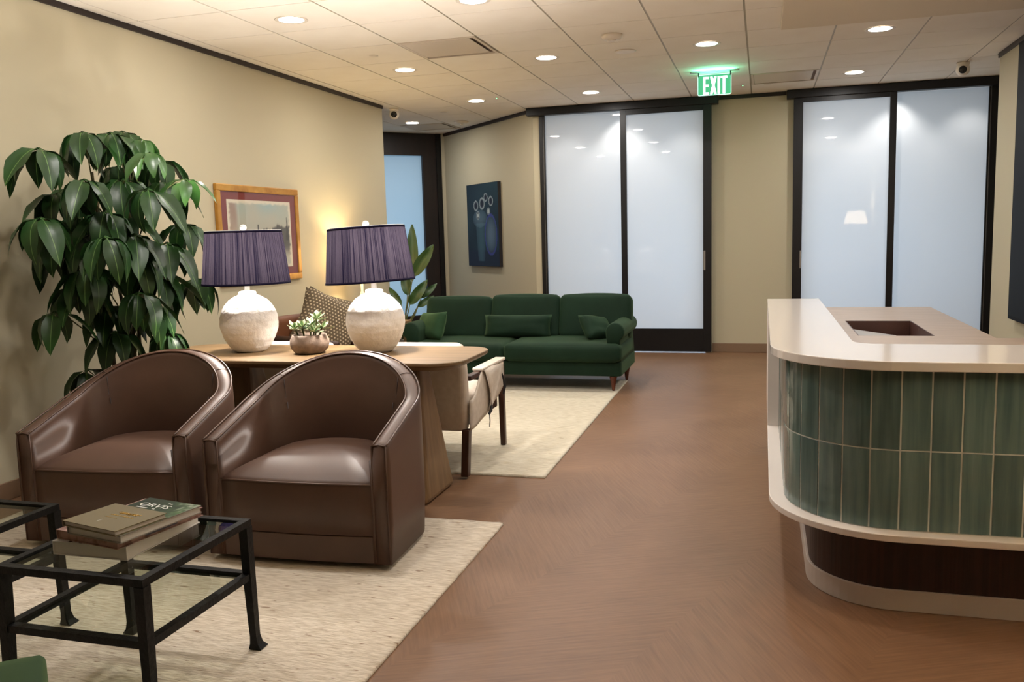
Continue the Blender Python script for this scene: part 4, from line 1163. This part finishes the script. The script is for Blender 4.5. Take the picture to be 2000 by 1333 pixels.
# ================================================================== GREEN SOFA
so = empty('green_sofa', (-2.10, 7.05, 0)); tag(so, 'dark green velvet three seat sofa with rolled arms before the sliding door', 'sofa')
SW = .955
def arm_profile(sx):
    # rolled arm cross-section in (x, z), then swept along y with a rounded front
    rg = []
    for y, k in ((.055,.86),(.06,.94),(.075,.99),(.10,1.0),(.82,1.0),(.84,.97)):
        pts = []
        cx, cz, r = sx*(SW-.035), .51, .08
        for q in range(15):
            a = math.radians(-60 + 240*q/14) if sx > 0 else math.radians(240 - 240*q/14)
            pts.append((cx + r*k*math.cos(a), cz + r*k*math.sin(a)))
        pts += [(cx - sx*.05*k, .17), (cx + sx*.055*k, .17)] if True else []
        if sx < 0: pass
        rg.append([(x, y, z) for x, z in pts])
    return rg
for sx in (1, -1):
    MB().loft(arm_profile(sx)).build('arm', MAT['velvet'], so, smooth=True)
MB().loft([[(x, y, z) for x, y in rrect(-SW-.02, SW+.02, .03, .86, .04, 4)] for z in (.14,.15,.25,.26)]).build('base', MAT['velvet'], so, smooth=False, bevel=.02, seg=3)
cushion(1.02, .70, .155, .05, .016, 14).build('seat_cushion', MAT['velvet'], so, smooth=True, loc=(.47,.33,.337))
cushion(.94, .70, .150, .05, .016, 14).build('seat_cushion', MAT['velvet'], so, smooth=True, loc=(-.515,.33,.334))
MB().loft([[(x, y+.12*(z-.17), z) for x, y in rrect(-SW+.02, SW-.02, .78, .92, .05, 4)] for z in (.17,.45,.64,.67)]).build('back_frame', MAT['velvet'], so, smooth=True)
for k, cx in enumerate((-.645, .005, .655)):
    o = cushion(.645, .19, .40, .045, .02, 14).build('back_cushion', MAT['velvet'], so, smooth=True, loc=(cx, .645, .565 + (.014 if k else .0)), rot=(math.radians(-14),0,0))
def sofa_leg(x, y):
    MB().lathe([(.011,.0135),(.014,.03),(.022,.09),(.031,.125),(.034,.13),(.028,.138),(.026,.141)], 18, (x, y, 0)).build('leg', MAT['legwood'], so, smooth=True)
for x in (-.90, .90):
    sofa_leg(x, .075); sofa_leg(x+.03, .62)
def sofa_pillow(w_, h_, t, loc, rot, label, mat_, seedv):
    o = pillow(w_, h_, t, dent=.05, seedv=seedv).build('pillow', mat_, None, smooth=True, loc=loc, rot=rot); tag(o, label, 'pillow', 'green velvet pillows'); return o
sofa_pillow(.64, .215, .13, (-2.14, 7.50, .41), (math.radians(-15),0,0), 'long green velvet lumbar pillow in the middle of the sofa', MAT['velvet'], 2)
sofa_pillow(.36, .27, .14, (-2.93, 7.30, .41), (math.radians(-24),math.radians(-4),math.radians(-32)), 'green velvet pillow with fringed edge against the left arm of the sofa', MAT['pillowgreen'], 5)
sofa_pillow(.34, .25, .14, (-1.33, 7.36, .415), (math.radians(-40),math.radians(10),math.radians(58)), 'green velvet pillow slumped against the right arm of the sofa', MAT['velvet'], 8)

# ================================================================== SIDE TABLE, HIDDEN LAMP, BROAD-LEAF PLANT
sd = empty('side_table', (-3.50, 7.42, 0)); tag(sd, 'small wooden side table between the green sofa and the left wall', 'table')
MB().prism(rrect(-.27,.27,-.25,.25,.03), .525, .56).build('tabletop', MAT['oakleg'], sd, bevel=.004)
for sx in (-1,1):
    for sy in (-1,1): MB().box(sx*.22-.018, sx*.22+.018, sy*.2-.018, sy*.2+.018, .0135, .525).build('leg', MAT['oakleg'], sd)
la = empty('shaded_lamp', (-3.62, 7.42, .56)); tag(la, 'small lamp glowing against the left wall, hidden behind the right navy shade', 'lamp')
MB().lathe([(.07,.0005),(.07,.012),(.02,.02),(.045,.12),(.05,.18),(.02,.27),(.012,.30),(.012,.52)], 24).build('lamp_base', MAT['whiteenamel'], la, smooth=True)
MB().lathe([(.155,.42),(.11,.72)], 40, cap0=False, cap1=False).build('lamp_shade', MAT['whiteshade'], la, smooth=True)
light('bulb_light', 'POINT', (0,0,.64), 15, (1.0,.76,.42), parent=la, shadow_soft_size=.03)

bf = empty('broadleaf_plant', (-3.60, 8.28, 0)); tag(bf, 'broad-leaved plant standing before the dark glass door', 'potted plant')
MB().lathe([(.11,.0005),(.15,.02),(.17,.30),(.165,.31),(.15,.31),(.148,.28)], 28, cap1=False).build('planter', MAT['planter'], bf, smooth=True)
MB().lathe([(.148,.285),(.001,.29)], 20, cap0=False).build('soil', MAT['soil'], bf)
def broad_leaf(L, W_, bend):
    def fn(a, b):
        u = a*2-1; wv = math.sin(math.pi*min(1, b**.8*.97+.02))**.7
        ang = bend*b; x = L*b*math.cos(ang*.6); z = L*b*math.sin(-ang*.6)
        return (x, u*W_/2*wv, z + abs(u)*wv*W_*.18 + .01*math.sin(b*11)*u)
    return MB().grid(fn, 6, 12)
blm = [broad_leaf(.40,.13,.15).mesh('leaf', MAT['banana'], True), broad_leaf(.34,.11,.25).mesh('leaf', MAT['banana'], True), broad_leaf(.30,.07,.6).mesh('leaf', MAT['banana'], True)]
for bi, (b0, b1, m_) in enumerate((((.13,0,.90),(.145,.02,1.48),0), ((.15,-.02,.95),(.375,0,1.262),0), ((.11,-.04,.66),(.294,0,.905),1), ((.175,.02,.63),(.337,.04,.735),2), ((.02,-.05,.66),(-.10,-.10,.85),2), ((.20,.06,.72),(.36,.08,.86),2), ((.05,.05,.75),(.02,.06,1.02),1))):
    b0, b1 = Vector(b0), Vector(b1); d_ = (b1-b0); L_ = d_.length; d_.normalize()
    st = MB().tube([(b0.x*.12, b0.y*.12, .28), (b0.x*.35, b0.y*.5, b0.z*.55+.08), (b0.x*.8, b0.y, b0.z*.88), tuple(b0)], [.011,.008,.006,.005], 7).build('leaf_stalk', MAT['petiole'], bf, smooth=True)
    toward = Vector((.35,-.93,.1)); wv_ = toward.cross(d_).normalized(); nn = d_.cross(wv_).normalized()
    o = put('leaf', blm[m_], st); Ln = (.40,.34,.30)[m_]
    mt = Matrix((( d_.x, wv_.x, nn.x, b0.x), (d_.y, wv_.y, nn.y, b0.y), (d_.z, wv_.z, nn.z, b0.z), (0,0,0,1)))
    o.matrix_basis = mt @ Matrix.Diagonal((L_/Ln, 1.0, 1.0, 1.0))

# ================================================================== PICTURES
pc = empty('framed_landscape', (XL+.0008, 5.585, 1.015), math.radians(90)); tag(pc, 'gold framed watercolour landscape with dark red mat on the left wall', 'picture')
# local x runs along the wall away from the viewer, local -y faces the room
PW, PH, fw = 1.175, .765, .052
fr = MB()
for (a, b, c, d) in ((0,PW,0,fw),(0,PW,PH-fw,PH),(0,fw,fw,PH-fw),(PW-fw,PW,fw,PH-fw)): fr.box(a, b, -.028, -.0002, c, d)
fr.build('frame', MAT['gold'], pc, bevel=.006)
MB().box(fw, PW-fw, -.016, -.001, fw, PH-fw).build('mat_board', MAT['maroon'], pc)
def water(u, v):
    sky = mixc((190,176,156), (168,178,172), sstep(.4,.9,v)*(.6+.6*nz(u*4, v*4)))
    sky = mixc(sky, (150,178,186), .6*sstep(.3,.6,u)*sstep(.75,.95,v)*(1-sstep(.6,.85,u)))
    ridge = .56 + .08*nz(u*6, 3) + .10*sstep(.55,1,u) + .05*nz(u*40, 8)
    if u > .38: sky = mixc(sky, (84,78,74), (1-sstep(ridge-.02, ridge+.02, v))*sstep(.38,.46,u)*sstep(.12,.35,v))
    if abs(u-.45) < .02*(1-(v-.4)/.32) and .4 < v < .72: sky = (58,54,52)
    if abs(u-.93) < .03*(1-(v-.4)/.40) and .4 < v < .80: sky = (60,56,54)
    if u < .16: sky = mixc(sky, (150,108,92), .75*sstep(.17,.10,u)*(.7+.5*nz(u*9, v*3)))
    if v < .28: sky = mixc(sky, (176,182,176), .7*sstep(.28,.1,v)*(.6+.6*nz(u*5, v*7)))
    e_ = min(u/.035, (1-u)/.035, v/.05, (1-v)/.05) + .5*nz(u*22, v*22)
    return mixc((222,208,188), sky, sstep(.6, 1.4, e_))
painted_grid('watercolour', PW-2*fw-.16, PH-2*fw-.12, 110, 70, water, pc, loc=(fw+.08, -.0168, fw+.06))
MB().box(fw, PW-fw, -.0215, -.0205, fw, PH-fw).build('glazing', MAT['clear'], pc)

# dark still life on the angled wall: local x runs from the far corner to the near corner, local -y faces the room
dx = Vector((A0[0]-A1[0], A0[1]-A1[1])).normalized()
ap = Vector(A1) + dx*.735
pd = empty('dark_painting', (ap.x, ap.y, .955), math.atan2(dx.y, dx.x)); tag(pd, 'unframed dark blue still life canvas on the angled wall', 'picture')
DW, DH = .865, 1.04
off_ = -.0008
MB().box(0, DW, -.045, off_, 0, DH).build('canvas', mat('canvas_edge', srgb(24,18,20), rough=.7), pd, bevel=.003)
def still(u, v):
    c = mixc((16,24,34), (30,52,62), .5+.6*nz(u*2.5, v*3, 2))
    c = mixc(c, (34,66,72), .5*sstep(.55,1,v)*sstep(.3,.7,u))
    if v < .22: c = mixc(c, (20,24,44), sstep(.24,.15,v))
    # tall glass, jar, cluster of round blooms
    if .28 < u < .60 and .06 < v < .52:
        w2 = .10+.06*(v-.06)/.46; d = abs(u-.44)
        if d < w2: c = mixc(c, (66,96,108), .75*(.55+.45*math.cos(d/w2*1.4)))
    q = ((u-.76)/.17)**2 + ((v-.38)/.22)**2
    if q < 1: c = mixc(c, (104,122,142), .8*(1-q*.6))
    if 1 <= q < 1.3: c = mixc(c, (64,66,150), .75)
    q = ((u-.42)/.23)**2 + ((v-.58)/.11)**2
    if q < 1: c = mixc(c, (96,118,132), .75*(1-q*.5))
    for (cx, cy, r) in ((.30,.74,.075),(.50,.76,.085),(.62,.83,.06),(.78,.78,.07),(.70,.66,.05),(.36,.62,.06)):
        d = math.hypot((u-cx), (v-cy)*1.2)
        if d < r: c = mixc((24,26,38), (150,160,160), sstep(r*.45, r*.95, d))
    for (cx, cy) in ((.36,.62),(.70,.66)):
        d = math.hypot((u-cx), (v-cy)*1.2)
        if d < .03: c = (176,184,180)
    return c
painted_grid('painted_face', DW-.006, DH-.006, 90, 110, still, pd, loc=(.003, -.0456, .003))

# ================================================================== RECEPTION COUNTER
rc = empty('reception_counter', (0,0,0)); tag(rc, 'curved reception counter with green vertical tiles and white top', 'counter')
OX, OY, OR = .03, 2.985, .42
def outline(off, y_end, x_end=1.88, n=14, r=None):
    r = (OR if r is None else r) - off
    x0, y0 = OX+off, OY+off
    pts = [(x0, y_end)]
    for k in range(n+1):
        a = math.radians(180 + 90*k/n); pts.append((x0+r+r*math.cos(a), y0+r+r*math.sin(a)))
    pts.append((x_end, y0)); return pts
def ring_poly(off_o, inner_pts, y_end, x_end=1.88):
    return outline(off_o, y_end, x_end) + inner_pts
YE = 5.61
# worktop: L-shaped ring
ri = .08; ix, iy = .335, 3.44
inner = [(1.88, iy)] + [(ix+ri+ri*math.cos(math.radians(270-90*k/6)), iy+ri+ri*math.sin(math.radians(270-90*k/6))) for k in range(7)] + [(ix, YE)]
MB().prism(ring_poly(0, inner, YE), .868, .90).build('worktop', MAT['quartz'], rc, bevel=.003)
inner2 = [(1.88, iy-.03), (ix+.02, iy-.03), (ix+.02, YE-.02)]
MB().prism(ring_poly(.0568, [(1.88, iy-.06), (ix-.03, iy-.06), (ix-.03, 4.60)], 4.60), .32, .8675).build('grout_body', MAT['grout'], rc)
MB().prism(ring_poly(.0, [(1.88, iy-.06), (ix-.03, iy-.06), (ix-.03, YE-.01)], YE-.01), .295, .3195).build('lower_ledge', MAT['quartzm'], rc, bevel=.003)
MB().box(OX, ix-.03, 4.601, YE-.01, .3195, .8675).build('end_panel', MAT['quartzm'], rc, bevel=.002)
MB().prism(ring_poly(.15, [(1.88, iy+.05), (ix+.0, iy+.05), (ix+.0, YE-.1)], YE-.1), .075, .2945).build('toe_panel', MAT['toewood'], rc)
MB().prism(ring_poly(.14, [(1.88, iy+.05), (ix+.0, iy+.05), (ix+.0, YE-.1)], YE-.1), .0005, .075).build('plinth', MAT['toe'], rc, bevel=.002)
# tiles, one object each, laid along the outline
po = outline(.055, 4.596, 1.872, 40)
seglen = [0]
for a, b in zip(po, po[1:]): seglen.append(seglen[-1] + math.hypot(b[0]-a[0], b[1]-a[1]))
def at(s):
    s = max(0, min(seglen[-1], s))
    for k in range(len(po)-1):
        if s <= seglen[k+1] + 1e-9:
            t_ = (s-seglen[k])/(seglen[k+1]-seglen[k]); a, b = Vector(po[k]), Vector(po[k+1]); d = (b-a).normalized()
            return a.lerp(b, t_), Vector((d.y, -d.x))
TW = .0925; g = .0055
s0 = 0.0
# phase so that joints fall at the ends of the curve
nt = int(seglen[-1]/TW)
rnd = random.Random(5)
for k in range(nt):
    for (z0, z1) in ((.3225,.5915),(.5965,.8655)):
        mb = MB(); a0, a1 = k*TW+g/2, (k+1)*TW-g/2; m_ = 3
        tilt = rnd.uniform(-.0012,.0012); v = []
        for q in range(m_+1):
            p, n_ = at(a0+(a1-a0)*q/m_)
            out = .0 + tilt*(q/m_-.5)
            v += [(p.x+n_.x*out, p.y+n_.y*out, z0), (p.x+n_.x*out, p.y+n_.y*out, z1), (p.x-n_.x*.0016, p.y-n_.y*.0016, z0), (p.x-n_.x*.0016, p.y-n_.y*.0016, z1)]
        f = []
        for q in range(m_):
            b = q*4; f += [(b,b+4,b+5,b+1),(b+6,b+2,b+3,b+7),(b+1,b+5,b+7,b+3),(b+4,b,b+2,b+6)]
        f += [(0,1,3,2),(m_*4,m_*4+2,m_*4+3,m_*4+1)]
        mb.add(v, f).build('tile', MAT['tile'], rc)

# ================================================================== DESK BEHIND THE COUNTER
dk = empty('reception_desk', (0,0,0)); tag(dk, 'lower wood laminate desk with square cut-out behind the counter', 'desk')
zx0, zx1, zy0, zy1 = .505, .89, 5.035, 5.83
mb = MB()
for (a, b, c, d) in ((ix-.02,zx0,iy-.055,6.82),(zx1,1.165,iy-.055,6.82),(zx0,zx1,iy-.055,zy0),(zx0,zx1,zy1,6.82),(1.165,1.86,iy-.055,4.96)): mb.box(a, b, c, d, .705, .74)
mb.build('desktop', MAT['laminate'], dk)
bx = MB()
bx.box(zx0,zx0+.006,zy0,zy1,.40,.7395).box(zx1-.006,zx1,zy0,zy1,.40,.7395).box(zx0+.006,zx1-.006,zy0,zy0+.006,.40,.7395).box(zx0+.006,zx1-.006,zy1-.006,zy1,.40,.7395).box(zx0-.012,zx1+.012,zy0-.012,zy1+.012,.385,.40)
bx.build('recess_box', MAT['darkbox'], dk)
MB().box(ix,1.14,5.85,6.80,.0005,.7045).build('cabinet', MAT['toewood'], dk)
gp = MB().box(-.15, .15, -.30, .30, 0, .006).build('folder', MAT['paper'], None, bevel=.003, loc=(.672, 5.47, .672), rot=(0, math.radians(9), math.radians(4)))
tag(gp, 'grey flat folder leaning inside the desk cut-out', 'folder')

# ================================================================== WALL SCREEN, RIGHT WALL
tv = empty('wall_screen', (1.8985, 7.535, .585)); tag(tv, 'large black wall screen at the right edge', 'screen')
MB().box(-.055, -.0005, -3.3, 0, 0, 2.085).build('housing', MAT['bezel'], tv, bevel=.004)
MB().box(-.0575, -.0555, -3.28, -.022, .03, 2.065).build('display', MAT['screen'], tv)

# floor lamp standing out of view beside the desk; its white shade shows as a reflection in the right door
fl2 = empty('floor_lamp', (1.62, 2.2, 0)); tag(fl2, 'white shaded lamp seen only as a reflection in the right sliding door', 'lamp')
MB().lathe([(.14,.0005),(.14,.02),(.015,.03),(.012,1.5)], 24).build('stand', MAT['blackmetal'], fl2, smooth=True)
MB().lathe([(.21,1.36),(.15,1.60)], 40, cap0=False, cap1=False).build('lamp_shade', MAT['whiteshade'], fl2, smooth=True)
MB().lathe([(.001,1.372),(.205,1.372)], 40, cap0=False, cap1=False).build('added_diffuser', MAT['whiteshade'], fl2)  # unseen disc added under the bulb to cut its light on the counter front
light('bulb_light', 'POINT', (0,0,1.54), 60, LAMPC, parent=fl2, shadow_soft_size=.04)
